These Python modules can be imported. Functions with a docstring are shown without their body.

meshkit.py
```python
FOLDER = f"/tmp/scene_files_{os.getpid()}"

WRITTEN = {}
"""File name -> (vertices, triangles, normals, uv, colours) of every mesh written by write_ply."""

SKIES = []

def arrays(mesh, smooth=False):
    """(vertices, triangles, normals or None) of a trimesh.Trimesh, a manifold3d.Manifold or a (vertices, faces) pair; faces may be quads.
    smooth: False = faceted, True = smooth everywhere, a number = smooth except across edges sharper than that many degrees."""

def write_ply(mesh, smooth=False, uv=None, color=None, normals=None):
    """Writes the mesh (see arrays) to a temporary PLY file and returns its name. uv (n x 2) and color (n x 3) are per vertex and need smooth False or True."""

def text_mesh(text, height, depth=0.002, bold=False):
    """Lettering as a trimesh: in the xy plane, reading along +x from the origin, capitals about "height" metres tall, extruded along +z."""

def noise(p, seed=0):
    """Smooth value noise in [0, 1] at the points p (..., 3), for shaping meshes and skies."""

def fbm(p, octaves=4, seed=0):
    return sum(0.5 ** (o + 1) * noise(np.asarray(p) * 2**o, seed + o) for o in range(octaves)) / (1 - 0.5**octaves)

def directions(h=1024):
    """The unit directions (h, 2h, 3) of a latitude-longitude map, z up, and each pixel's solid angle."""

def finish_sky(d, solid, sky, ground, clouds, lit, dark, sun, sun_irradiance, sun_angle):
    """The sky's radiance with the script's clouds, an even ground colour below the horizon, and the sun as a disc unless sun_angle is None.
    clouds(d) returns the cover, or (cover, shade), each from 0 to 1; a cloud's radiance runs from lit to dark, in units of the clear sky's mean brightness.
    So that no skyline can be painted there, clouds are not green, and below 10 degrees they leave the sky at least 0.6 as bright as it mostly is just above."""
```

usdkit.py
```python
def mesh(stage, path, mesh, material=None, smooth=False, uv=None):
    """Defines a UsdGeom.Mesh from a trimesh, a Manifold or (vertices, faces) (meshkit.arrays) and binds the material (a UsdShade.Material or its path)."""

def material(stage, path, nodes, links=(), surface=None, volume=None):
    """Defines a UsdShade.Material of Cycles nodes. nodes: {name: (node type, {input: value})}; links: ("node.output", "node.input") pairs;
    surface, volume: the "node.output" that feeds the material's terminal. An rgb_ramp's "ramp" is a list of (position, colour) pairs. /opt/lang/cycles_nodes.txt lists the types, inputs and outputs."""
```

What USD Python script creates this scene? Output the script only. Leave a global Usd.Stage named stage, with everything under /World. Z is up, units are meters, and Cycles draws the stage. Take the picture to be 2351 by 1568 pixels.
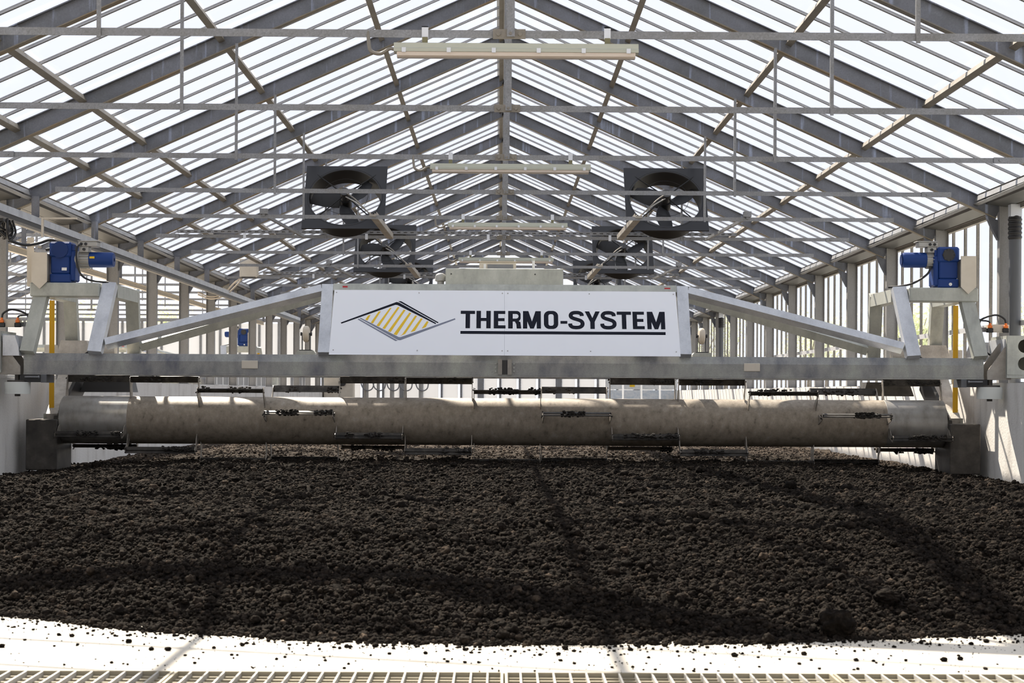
import math, random
import numpy as np, trimesh, usdkit, meshkit
from pxr import Usd, UsdGeom, UsdLux, UsdShade, Gf, Sdf, Vt
from scipy.spatial import ConvexHull
from shapely.geometry import Polygon, Point, box as sbox

rng = np.random.default_rng(7)
random.seed(7)
stage = Usd.Stage.CreateInMemory()
UsdGeom.SetStageUpAxis(stage, 'Z')
UsdGeom.Xform.Define(stage, '/World')
UsdGeom.Scope.Define(stage, '/World/Looks')

# ------------------------------------------------------------------ camera, sky, sun, exposure
FPX, CAMZ = 3800.0, 0.95
cam = UsdGeom.Camera.Define(stage, '/World/camera')
cam.CreateHorizontalApertureAttr(36.0)
cam.CreateVerticalApertureAttr(36.0 * 1568 / 2351)
cam.CreateFocalLengthAttr(FPX / 2351 * 36.0)
cam.CreateVerticalApertureOffsetAttr(121.1 / 2351 * 36.0)
cam.CreateFStopAttr(8.0)
cam.CreateFocusDistanceAttr(18.2)
cam.CreateExposureAttr(-2.1)
yaw, roll = 0.0075, 0.0053
fw = np.array([math.sin(yaw), math.cos(yaw), 0.0])
r0 = np.array([math.cos(yaw), -math.sin(yaw), 0.0])
u0 = np.array([0, 0, 1.0])
right = r0 * math.cos(roll) + u0 * math.sin(roll)
up = -r0 * math.sin(roll) + u0 * math.cos(roll)
cam.AddTransformOp().Set(Gf.Matrix4d(*right, 0, *up, 0, *(-fw), 0, 0, 0, CAMZ, 1))

sky = UsdLux.DomeLight.Define(stage, '/World/sky_light')
sky.CreateIntensityAttr(1.55)
sky.CreateColorAttr(Gf.Vec3f(0.965, 1.0, 1.10))
sun = UsdLux.DistantLight.Define(stage, '/World/sun_light')
sun.CreateIntensityAttr(16.0)
sun.CreateAngleAttr(0.53); sun.CreateNormalizeAttr(True)
sun.CreateColorAttr(Gf.Vec3f(1.0, 0.89, 0.74))
sd = np.array([-0.36, 0.82, 1.0]); sd /= np.linalg.norm(sd)      # towards the sun
sx_ = np.cross([0, 0, 1.0], sd); sx_ /= np.linalg.norm(sx_); sy_ = np.cross(sd, sx_)
sun.AddTransformOp().Set(Gf.Matrix4d(*sx_, 0, *sy_, 0, *sd, 0, 0, 0, 30, 1))

# ------------------------------------------------------------------ helpers
taken = {}
def path_for(parent, name):
    key = (parent, name)
    n = taken.get(key, 0); taken[key] = n + 1
    return f'{parent}/{name}' + (f'_{n:03d}' if n else '')

def tag(prim, label=None, cat=None, group=None, kind=None):
    for k, v in (('label', label), ('category', cat), ('group', group), ('kind', kind)):
        if v: prim.SetCustomDataByKey(k, v)
    return prim

def thing(name, label=None, cat=None, loc=(0, 0, 0), group=None, kind=None, rotz=0.0):
    x = UsdGeom.Xform.Define(stage, path_for('/World', name))
    x.AddTranslateOp().Set(Gf.Vec3d(*map(float, loc)))
    if rotz: x.AddRotateZOp().Set(float(rotz))
    return tag(x.GetPrim(), label, cat, group, kind)

def copy(src, loc, label=None, cat=None, group=None, kind=None, rotz=0.0):
    was = src.GetCustomData()
    base = str(src.GetName()).rstrip('0123456789').rstrip('_')
    x = UsdGeom.Xform.Define(stage, path_for('/World', base))
    x.AddTranslateOp().Set(Gf.Vec3d(*map(float, loc)))
    if rotz: x.AddRotateZOp().Set(float(rotz))
    p = x.GetPrim()
    p.GetReferences().AddInternalReference(src.GetPath())
    p.SetInstanceable(True)
    return tag(p, label or was.get('label'), cat or was.get('category'), group or was.get('group'), kind or was.get('kind'))

class MB:
    def __init__(self): self.v, self.f, self.n = [], [], 0
    def add(self, v, f):
        v = np.asarray(v, float); f = np.asarray(f, int)
        if f.shape[1] == 4: f = np.vstack([f[:, [0, 1, 2]], f[:, [0, 2, 3]]])
        self.v.append(v); self.f.append(f + self.n); self.n += len(v); return self
    def bx(self, x0, x1, y0, y1, z0, z1):
        v = [[x, y, z] for x in (x0, x1) for y in (y0, y1) for z in (z0, z1)]
        return self.add(v, [[0, 1, 3, 2], [4, 6, 7, 5], [0, 4, 5, 1], [2, 3, 7, 6], [0, 2, 6, 4], [1, 5, 7, 3]])
    def cbx(self, x0, x1, y0, y1, z0, z1, c=0.008):
        pts = []
        for x, a in ((x0, 1), (x1, -1)):
            for y, b in ((y0, 1), (y1, -1)):
                for z, d in ((z0, 1), (z1, -1)):
                    pts += [[x + a * c, y + b * c, z], [x + a * c, y, z + d * c], [x, y + b * c, z + d * c]]
        return self.hull(pts)
    def hull(self, pts):
        pts = np.asarray(pts, float); h = ConvexHull(pts); f = h.simplices.copy(); c = pts.mean(0)
        nrm = np.cross(pts[f[:, 1]] - pts[f[:, 0]], pts[f[:, 2]] - pts[f[:, 0]])
        flip = (nrm * (pts[f[:, 0]] - c)).sum(1) < 0
        f[flip] = f[flip][:, ::-1]
        return self.add(pts, f)
    def bar(self, p, q, w, h, up=(0, 0, 1.0), off=(0, 0)):
        """box from p to q: w across, h along the up direction made square to the axis"""
        p, q, up = np.asarray(p, float), np.asarray(q, float), np.asarray(up, float)
        t = q - p; t /= np.linalg.norm(t)
        s = np.cross(t, up); s /= np.linalg.norm(s); u = np.cross(s, t)
        v = []
        for e in (p, q):
            for a in (-.5, .5):
                for b in (-.5, .5):
                    v.append(e + s * (a * w + off[0]) + u * (b * h + off[1]))
        return self.add(v, [[0, 1, 3, 2], [4, 6, 7, 5], [0, 4, 5, 1], [2, 3, 7, 6], [0, 2, 6, 4], [1, 5, 7, 3]])
    def cyl(self, p, q, r, n=20, r2=None, cap=True):
        p, q = np.asarray(p, float), np.asarray(q, float); r2 = r if r2 is None else r2
        t = q - p; t /= np.linalg.norm(t)
        a = np.cross(t, [0, 0, 1.0] if abs(t[2]) < .9 else [1.0, 0, 0]); a /= np.linalg.norm(a); b = np.cross(t, a)
        g = np.arange(n) * 2 * math.pi / n
        c = np.cos(g)[:, None] * a + np.sin(g)[:, None] * b
        v = np.vstack([p + r * c, q + r2 * c, [p], [q]])
        i = np.arange(n); j = (i + 1) % n
        f = [np.stack([i, j, j + n], 1), np.stack([i, j + n, i + n], 1)]
        if cap: f += [np.stack([j, i, np.full(n, 2 * n)], 1), np.stack([i + n, j + n, np.full(n, 2 * n + 1)], 1)]
        return self.add(v, np.vstack(f))
    def tube(self, pts, r, n=8):
        p = smoothpath(np.asarray(pts, float))
        t = np.gradient(p, axis=0); t /= np.linalg.norm(t, axis=1, keepdims=True) + 1e-12
        a = np.cross(t[0], [0.31, 0.2, 0.93]); a /= np.linalg.norm(a); A = []
        for k in range(len(p)):
            a = a - t[k] * (a @ t[k]); a /= np.linalg.norm(a); A.append(a)
        A = np.array(A); B = np.cross(t, A); g = np.arange(n) * 2 * math.pi / n
        v = p[:, None] + r * (np.cos(g)[None, :, None] * A[:, None] + np.sin(g)[None, :, None] * B[:, None])
        i, j = np.meshgrid(np.arange(len(p) - 1), np.arange(n), indexing='ij')
        q = np.stack([i * n + j, i * n + (j + 1) % n, (i + 1) * n + (j + 1) % n, (i + 1) * n + j], -1).reshape(-1, 4)
        return self.add(v.reshape(-1, 3), q)
    def prism(self, poly, depth, o, ux, uy):
        """extrude the 2D polygon (list or shapely) by depth; o origin, ux uy the plane's axes; depth runs along ux x uy"""
        if not isinstance(poly, Polygon): poly = Polygon(poly)
        m = trimesh.creation.extrude_polygon(poly, depth, engine='earcut')
        ux, uy = np.asarray(ux, float), np.asarray(uy, float); w = np.cross(ux, uy)
        v = np.asarray(o, float) + m.vertices[:, :1] * ux + m.vertices[:, 1:2] * uy + m.vertices[:, 2:] * w
        return self.add(v, m.faces)
    def lathe(self, prof, o, axis, n=28):
        """prof: (radius, along) pairs; closed by the caller's profile"""
        t = np.asarray(axis, float); t /= np.linalg.norm(t)
        a = np.cross(t, [0, 0, 1.0] if abs(t[2]) < .9 else [1.0, 0, 0]); a /= np.linalg.norm(a); b = np.cross(t, a)
        g = np.arange(n) * 2 * math.pi / n
        c = np.cos(g)[:, None] * a + np.sin(g)[:, None] * b
        v = np.vstack([np.asarray(o, float) + r * c + t * h for r, h in prof])
        m = len(prof); i, j = np.meshgrid(np.arange(m - 1), np.arange(n), indexing='ij')
        q = np.stack([i * n + j, i * n + (j + 1) % n, (i + 1) * n + (j + 1) % n, (i + 1) * n + j], -1).reshape(-1, 4)
        return self.add(v, q)
    def arrays(self): return np.vstack(self.v), np.vstack(self.f)
    def build(self, name, material, parent='/World', smooth=False, label=None, kind=None):
        parent = str(parent.GetPath()) if hasattr(parent, 'GetPath') else parent
        m = usdkit.mesh(stage, path_for(parent, name), self.arrays(), material, smooth=smooth).GetPrim()
        return tag(m, label, kind=kind)

def smoothpath(p, per=6):
    if len(p) < 3: return p
    e = np.vstack([2 * p[0] - p[1], p, 2 * p[-1] - p[-2]]); out = []
    for k in range(1, len(e) - 2):
        a, b, c, d = e[k - 1:k + 3]
        for t in np.arange(per) / per:
            out.append(.5 * (2 * b + (c - a) * t + (2 * a - 5 * b + 4 * c - d) * t * t + (3 * b - a - 3 * c + d) * t ** 3))
    return np.array(out + [p[-1]])

M = {}
def mat(name, c, rough=.55, metal=0.0, **kw):
    M[name] = usdkit.material(stage, '/World/Looks/' + name, {'p': ('principled_bsdf', {'base_color': c, 'roughness': rough, 'metallic': metal, **kw})}, surface='p.BSDF')
def nmat(name, stops, scale=6.0, rough=.55, metal=0.0, sc=(1, 1, 1), detail=5, bump=0.0, bscale=60.0, fine=0.0, fscale=45.0, spec=.5, diffr=0.0, rot=(0, 0, 0)):
    """colour from stretched noise (a ramp), optional fine spangle and bump"""
    n = {'g': ('geometry', {}), 'm': ('mapping', {'scale': sc, 'rotation': rot}), 'n': ('noise_texture', {'scale': scale, 'detail': detail, 'roughness': .62}),
         'r': ('rgb_ramp', {'ramp': stops}), 'p': ('principled_bsdf', {'roughness': rough, 'metallic': metal, 'specular_ior_level': spec, 'diffuse_roughness': diffr})}
    l = [('g.position', 'm.vector'), ('m.vector', 'n.vector'), ('n.fac', 'r.fac')]
    last = 'r.color'
    if fine:
        n['v'] = ('voronoi_texture', {'scale': fscale}); n['fr'] = ('map_range', {'from_min': 0.0, 'from_max': 1.0, 'to_min': 1 - fine, 'to_max': 1 + fine})
        n['sp'] = ('vector_math', {'math_type': 'dot_product', 'vector2': (.33, .33, .33)})
        n['mx'] = ('mix_color', {'blend_type': 'multiply', 'fac': 1.0})
        l += [('g.position', 'v.vector'), ('v.color', 'sp.vector1'), ('sp.value', 'fr.value'), (last, 'mx.a'), ('fr.result', 'mx.b')]
        last = 'mx.result'
    l.append((last, 'p.base_color'))
    if bump:
        n['bn'] = ('noise_texture', {'scale': bscale, 'detail': 4}); n['b'] = ('bump', {'strength': 1.0, 'distance': bump})
        l += [('g.position', 'bn.vector'), ('bn.fac', 'b.height'), ('b.normal', 'p.normal')]
    M[name] = usdkit.material(stage, '/World/Looks/' + name, n, l, surface='p.BSDF')

G = lambda v, t=(1, 1, 1): (v * t[0], v * t[1], v * t[2])
cool = (.96, 1.0, 1.1)
# rafters: weathered zinc with pale run marks
def streaked(name, a, b, streak, amount=.62):
    n = {'g': ('geometry', {}), 'n': ('noise_texture', {'scale': 2.2, 'detail': 5, 'roughness': .6}), 'r': ('rgb_ramp', {'ramp': [(.32, a), (.68, b)]}),
         'm': ('mapping', {'scale': (14, 3, .9)}), 's': ('noise_texture', {'scale': 1.0, 'detail': 3, 'roughness': .5}), 'sr': ('map_range', {'from_min': amount, 'from_max': amount + .12, 'to_min': 0., 'to_max': .6, 'clamp': True}),
         'x': ('mix_color', {'b': streak}), 'v': ('voronoi_texture', {'scale': 90.}), 'sp': ('vector_math', {'math_type': 'dot_product', 'vector2': (.33, .33, .33)}),
         'fr': ('map_range', {'to_min': .86, 'to_max': 1.14}), 'mx': ('mix_color', {'blend_type': 'multiply', 'fac': 1.0}),
         'p': ('principled_bsdf', {'roughness': .5, 'metallic': .25})}
    l = [('g.position', 'n.vector'), ('n.fac', 'r.fac'), ('g.position', 'm.vector'), ('m.vector', 's.vector'), ('s.fac', 'sr.value'), ('sr.result', 'x.fac'), ('r.color', 'x.a'),
         ('g.position', 'v.vector'), ('v.color', 'sp.vector1'), ('sp.value', 'fr.value'), ('x.result', 'mx.a'), ('fr.result', 'mx.b'), ('mx.result', 'p.base_color')]
    M[name] = usdkit.material(stage, '/World/Looks/' + name, n, l, surface='p.BSDF')
streaked('zinc_rafter', (.104, .110, .124), (.160, .170, .205), (.36, .42, .58), .60)
nmat('flange_stain', [(.3, (.15, .145, .14)), (.5, (.18, .155, .115)), (.72, (.24, .16, .08))], scale=1.3, sc=(1, 1, 1), fine=.12)
nmat('zinc_tie', [(.3, G(.19)), (.7, G(.25, cool))], scale=5, fine=.25, fscale=110, metal=.3, rough=.45)
nmat('zinc_column', [(.3, (.225, .217, .208)), (.7, (.285, .283, .285))], scale=2.5, sc=(1, 1, .4), fine=.1, fscale=80, metal=.2)
nmat('zinc_purlin', [(.3, (.165, .15, .13)), (.7, (.25, .23, .2))], scale=3, fine=.12, metal=.15)
nmat('zinc_beam', [(.30, G(.11, (.95, 1, 1.2))), (.46, G(.21)), (.7, (.32, .33, .30))], scale=3.4, sc=(1.2, 1, .6), detail=8, fine=.13, fscale=120, metal=.3, rough=.42)
nmat('zinc_bright', [(.3, G(.40, cool)), (.5, G(.52, (.96, 1, 1.08))), (.72, G(.6, (.97, 1, 1.06)))], scale=4.5, sc=(1, 1, .6), detail=6, fine=.06, fscale=70, metal=.3, rough=.4)
nmat('zinc_olive', [(.3, (.30, .31, .285)), (.55, (.40, .41, .375)), (.75, (.46, .47, .43))], scale=5, sc=(1.4, 1, .5), detail=7, fine=.06, metal=.2, rough=.5)
nmat('bracket_brown', [(.3, (.20, .18, .155)), (.55, (.30, .275, .24)), (.75, (.36, .34, .31))], scale=5, detail=6, fine=.06)
nmat('dusty_pale', [(.3, (.36, .33, .30)), (.6, (.52, .49, .45)), (.8, (.6, .58, .55))], scale=9, detail=7, bump=.004)
mat('alu_bar', (.34, .34, .35), .4, .4)
mat('alu_light', (.62, .62, .63), .4, .3)
mat('gutter_dark', (.085, .083, .08), .5, .3)
M['glass'] = usdkit.material(stage, '/World/Looks/glass', {'t': ('transparent_bsdf', {'color': (.975, .98, .985)}), 'g': ('glossy_bsdf', {'color': (.9, .92, .95), 'roughness': .08}), 'f': ('fresnel', {'IOR': 1.3}),
    'k': ('math', {'math_type': 'multiply', 'value2': .10}), 'x': ('mix_closure', {})}, [('f.fac', 'k.value1'), ('k.value', 'x.fac'), ('t.BSDF', 'x.closure1'), ('g.BSDF', 'x.closure2')], surface='x.closure')
M['opal'] = usdkit.material(stage, '/World/Looks/opal', {'t': ('translucent_bsdf', {'color': (.72, .73, .75)}), 'd': ('diffuse_bsdf', {'color': (.72, .73, .75)}), 'x': ('mix_closure', {'fac': .45})},
    [('d.BSDF', 'x.closure1'), ('t.BSDF', 'x.closure2')], surface='x.closure')
nmat('floor_concrete', [(.3, (.50, .455, .38)), (.55, (.58, .535, .46)), (.8, (.62, .58, .51))], scale=3.0, detail=8, rough=.7, bump=.0015, bscale=120)
nmat('wall_concrete', [(.25, (.46, .43, .40)), (.45, (.70, .68, .65)), (.75, (.79, .775, .755))], scale=3.2, sc=(1, 1, .28), detail=8, rough=.85, bump=.003, bscale=40)
nmat('yard', [(.3, (.42, .41, .37)), (.7, (.50, .50, .45))], scale=.5, rough=.9)
nmat('drum_steel', [(.26, (.07, .056, .042)), (.40, (.205, .172, .134)), (.6, (.265, .228, .183)), (.76, (.34, .31, .27))], scale=16, sc=(.9, 1, .6), detail=11, rough=.55, metal=.2, fine=.1, fscale=60, bump=.0007, bscale=90)
nmat('drum_clean', [(.3, (.20, .188, .172)), (.5, (.29, .278, .262)), (.7, (.34, .33, .315))], scale=9, sc=(1, .6, .6), detail=6, rough=.38, metal=.4)
nmat('paddle_steel', [(.35, (.012, .0105, .009)), (.62, (.05, .044, .038)), (.8, (.14, .128, .112))], scale=11, detail=6, rough=.5, metal=.3)
nmat('arm_steel', [(.3, (.16, .14, .12)), (.7, (.38, .35, .31))], scale=9, rough=.45, metal=.35)
nmat('crust', [(.35, (.012, .0105, .009)), (.7, (.035, .03, .026))], scale=60, rough=.95, bump=.006, bscale=90)
nmat('shield_steel', [(.3, (.03, .027, .024)), (.55, (.065, .058, .051)), (.8, (.13, .118, .105))], scale=7, detail=8, rough=.5, metal=.3)
mat('sign_white', (.77, .79, .84), .45)
mat('sign_navy', (.008, .010, .020), .75, specular_ior_level=.2)
mat('sign_grey', (.17, .19, .255), .5)
mat('sign_yellow', (.74, .47, .004), .5)
mat('yellow_strap', (.68, .37, .008), .6)
mat('motor_blue', (.006, .035, .17), .5, specular_ior_level=.3)
mat('motor_blue_dark', (.005, .025, .12), .5, specular_ior_level=.3)
mat('cast_grey', (.36, .355, .34), .5, .3)
nmat('beige_plate', [(.3, (.52, .465, .385)), (.7, (.60, .545, .46))], scale=6, rough=.55)
mat('black_rubber', (.013, .013, .014), .55)
mat('black_paint', (.022, .022, .024), .42)
mat('fan_black', (.006, .006, .0065), .55, specular_ior_level=.3)
mat('fan_plate', (.022, .0225, .026), .55, specular_ior_level=.35)
mat('fan_blade', (.018, .0185, .021), .5, specular_ior_level=.35)
mat('orange_plastic', (.75, .17, .02), .45)
mat('nylon', (.66, .68, .65), .4)
mat('red_sticker', (.5, .02, .03), .5)
mat('label_white', (.72, .72, .70), .5)
mat('lamp_body', (.42, .435, .375), .45)
mat('lamp_diffuser', (.60, .53, .48), .35)
mat('clip_white', (.66, .69, .75), .4, .2)
mat('clip_olive', (.16, .15, .08), .5)
mat('pipe_grey', (.085, .09, .1), .42)
mat('wheel_cream', (.62, .55, .45), .5)
mat('cable_pale', (.6, .52, .42), .5)
nmat('grating_steel', [(.3, (.40, .385, .35)), (.7, (.55, .53, .49))], scale=12, rough=.5, metal=.2)
mat('pit', (.06, .052, .04), .9)
mat('grating_tan', (.30, .265, .19), .6)
mat('screen_grey', (.18, .185, .195), .4)
mat('frame_white', (.75, .75, .75), .4)
nmat('bark', [(.3, (.10, .08, .06)), (.7, (.2, .17, .14))], scale=20, rough=.9)
def leaf(name, c):
    M[name] = usdkit.material(stage, '/World/Looks/' + name, {'d': ('diffuse_bsdf', {'color': c}), 't': ('translucent_bsdf', {'color': (c[0] * 1.25, c[1] * 1.2, c[2])}), 'x': ('mix_closure', {'fac': .5})},
        [('d.BSDF', 'x.closure1'), ('t.BSDF', 'x.closure2')], surface='x.closure')
leaf('leaf_pale', (.60, .65, .47)); leaf('leaf_mid', (.56, .60, .50))
# soil: dark and moist at the front, drier and paler beyond the rotor
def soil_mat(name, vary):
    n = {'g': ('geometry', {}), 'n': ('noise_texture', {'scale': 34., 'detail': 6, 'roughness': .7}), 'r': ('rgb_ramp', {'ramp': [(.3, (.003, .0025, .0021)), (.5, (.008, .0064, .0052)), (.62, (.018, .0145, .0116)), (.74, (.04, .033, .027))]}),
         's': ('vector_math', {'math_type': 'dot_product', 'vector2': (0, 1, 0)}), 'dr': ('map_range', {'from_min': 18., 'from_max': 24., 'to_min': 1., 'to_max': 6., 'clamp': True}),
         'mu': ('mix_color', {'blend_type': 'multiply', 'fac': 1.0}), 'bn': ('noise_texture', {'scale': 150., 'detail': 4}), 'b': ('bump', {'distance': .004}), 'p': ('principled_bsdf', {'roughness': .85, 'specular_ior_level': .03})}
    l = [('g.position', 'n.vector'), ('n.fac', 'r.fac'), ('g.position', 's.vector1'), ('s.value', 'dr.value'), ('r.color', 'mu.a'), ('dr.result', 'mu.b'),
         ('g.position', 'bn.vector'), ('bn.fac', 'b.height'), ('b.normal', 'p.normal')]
    if vary:
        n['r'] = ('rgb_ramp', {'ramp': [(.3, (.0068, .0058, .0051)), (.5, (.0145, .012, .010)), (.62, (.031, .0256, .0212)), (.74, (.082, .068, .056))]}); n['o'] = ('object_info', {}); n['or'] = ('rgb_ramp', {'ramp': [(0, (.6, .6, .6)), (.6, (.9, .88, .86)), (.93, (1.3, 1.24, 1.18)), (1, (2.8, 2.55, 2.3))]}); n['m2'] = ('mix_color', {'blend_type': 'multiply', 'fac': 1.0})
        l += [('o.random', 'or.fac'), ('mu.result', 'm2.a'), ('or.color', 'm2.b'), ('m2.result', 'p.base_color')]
    else: l.append(('mu.result', 'p.base_color'))
    M[name] = usdkit.material(stage, '/World/Looks/' + name, n, l, surface='p.BSDF')
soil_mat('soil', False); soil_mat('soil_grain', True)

# ------------------------------------------------------------------ the hall: measures
XC = 0.04                      # middle of the hall
BAY, Y0 = 2.777, 10.725        # frame i stands at Y0 + BAY * i
HW = 5.79                      # column centre from the middle
NX = XC - 2 * HW               # middle of the neighbouring hall
SL = 0.447
ZB = 5.535                     # underside of the rafters at the ridge
VT = 0.181                     # vertical depth of a rafter
WT = 1.10                      # top of the bed walls
I0, I1 = -8, 15
YE = Y0 + BAY * I0             # near end wall, behind the camera
fy = lambda i: Y0 + BAY * i
ztop = lambda x: ZB + VT - SL * abs(x)

# ground outside, floor
MB().bx(-260, 260, -60, 420, -.6, -.32).build('ground', M['yard'], kind='structure')
fl = thing('floor', 'pale cream concrete floor of the drying hall', 'floor', kind='structure')
GY0, GY1 = 5.02, 5.64
MB().bx(-6.2, 6.2, GY1, 58, -.3, 0).build('slab', M['floor_concrete'], fl)
MB().bx(-6.2, 6.2, YE - .3, GY0, -.3, 0).build('slab', M['floor_concrete'], fl)
MB().bx(-2.3, 2.4, GY0, GY1, -.42, -.30).build('channel_bed', M['pit'], fl)
MB().bx(-6.2, .02 - 2 * 1.118, GY0, GY1, -.3, 0).build('slab', M['floor_concrete'], fl)
MB().bx(.02 + 2 * 1.118, 6.2, GY0, GY1, -.3, 0).build('slab', M['floor_concrete'], fl)
MB().bx(-30, -6.2, YE - .3, 58, -.3, 0).build('slab', M['floor_concrete'], fl)

# bed walls, the glazed right side, far end
wl = thing('wall_left', 'pale concrete bed wall under the left columns', 'wall', kind='structure')
MB().bx(XC - 6.05, XC - 5.49, 6.6, 52.6, 0, WT).build('concrete_base', M['wall_concrete'], wl)
def side_glazing(parent, x, y0, y1, zt=3.12, ztr=1.79):
    k = 0; ys = np.arange(y0, y1, BAY / 5)
    for ya in ys:
        yb = min(ya + BAY / 5, y1)
        MB().bx(x - .016, x + .018, ya - .017, ya + .017, WT, zt).build('mullion', M['zinc_purlin'], parent)
        MB().bx(x + .002, x + .010, ya + .018, yb - .018, WT + .02, zt - .01).build('pane', M['glass'], parent)
    for i in range(int((y0 - Y0) / BAY) - 1, I1):
        a, b = max(fy(i), y0) + .09, min(fy(i + 1), y1) - .09
        if b - a > .3: MB().bx(x - .075, x - .035, a, b, ztr - .03, ztr + .03).build('transom', M['alu_light'], parent)
    MB().bx(x - .09, x - .03, y0, y1, zt - .02, zt + .07).bx(x - .12, x - .07, y0, y1, zt + .02, zt + .05).build('head_rail', M['zinc_purlin'], parent)
    MB().bx(x - .05, x + .05, y0, y1, WT, WT + .02).build('sill', M['alu_light'], parent)
wr = thing('wall_right', 'glazed side wall of the hall on a pale concrete base', 'wall', kind='structure')
MB().bx(XC + 5.49, XC + 6.15, YE, 52.6, 0, WT).build('concrete_base', M['wall_concrete'], wr)
side_glazing(wr, XC + HW + .16, YE, 52.4)
N3 = NX - 2 * HW
wo = thing('wall_outer', 'glazed far side wall of the third hall', 'wall', kind='structure')
MB().bx(N3 - 6.15, N3 - 5.49, 8.0, 52.6, 0, WT).build('concrete_base', M['wall_concrete'], wo)
side_glazing(wo, N3 - HW - .16, 16.2, 52.4)
wf = thing('wall_front', 'near end wall of white sheets behind the viewpoint', 'wall', kind='structure')
for k, x in enumerate(np.arange(N3 - 5.6, XC + 5.7, 1.24)):
    MB().bx(x - .05, x + .05, YE - .12, YE - .06, -.3, 3.2).build('post', M['zinc_tie'], wf)
    MB().bx(x + .055, x + 1.185, YE - .11, YE - .09, -.3, 3.15).build('sheet', M['opal'], wf)
MB().bx(N3 - 5.7, XC + 5.7, YE - .13, YE - .05, 3.2, 3.3).build('rail', M['zinc_tie'], wf)
wb = thing('wall_back', 'far end wall of white sheets between grey posts', 'wall', kind='structure')
YB = 52.62
for k, x in enumerate(np.arange(XC - 5.6, XC + 5.7, .62)):
    w = .10 if k % 4 == 0 else .035
    MB().bx(x - w, x + w, YB - .03, YB + .05, 0, 3.2).build('post', M['zinc_tie'], wb)
    if x < XC + 5.1: MB().bx(x + w + .004, x + .62 - .104, YB + .01, YB + .03, .0, 3.15).build('sheet', M['opal'], wb)
MB().bx(XC - 5.7, XC + 5.7, YB - .04, YB + .04, 3.2, 3.3).build('rail', M['zinc_tie'], wb)
wbn = thing('wall_back_outer', 'far end wall of the neighbouring hall', 'wall', kind='structure')
MB().bx(NX - 6.0, NX - 5.5, 8.0, 52.6, 0, WT).build('bed_wall', M['wall_concrete'], wbn)
for x in np.arange(N3 - 5.6, NX + 5.5, .62):
    MB().bx(x - .035, x + .035, YB - .03, YB + .05, 0, 3.2).build('post', M['zinc_tie'], wbn)
    MB().bx(x + .04, x + .58, YB + .01, YB + .03, 0, 3.15).build('sheet', M['opal'], wbn)
MB().bx(N3 - 5.7, NX + 5.7, YB - .04, YB + .04, 3.2, 3.3).build('rail', M['zinc_tie'], wbn)

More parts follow.
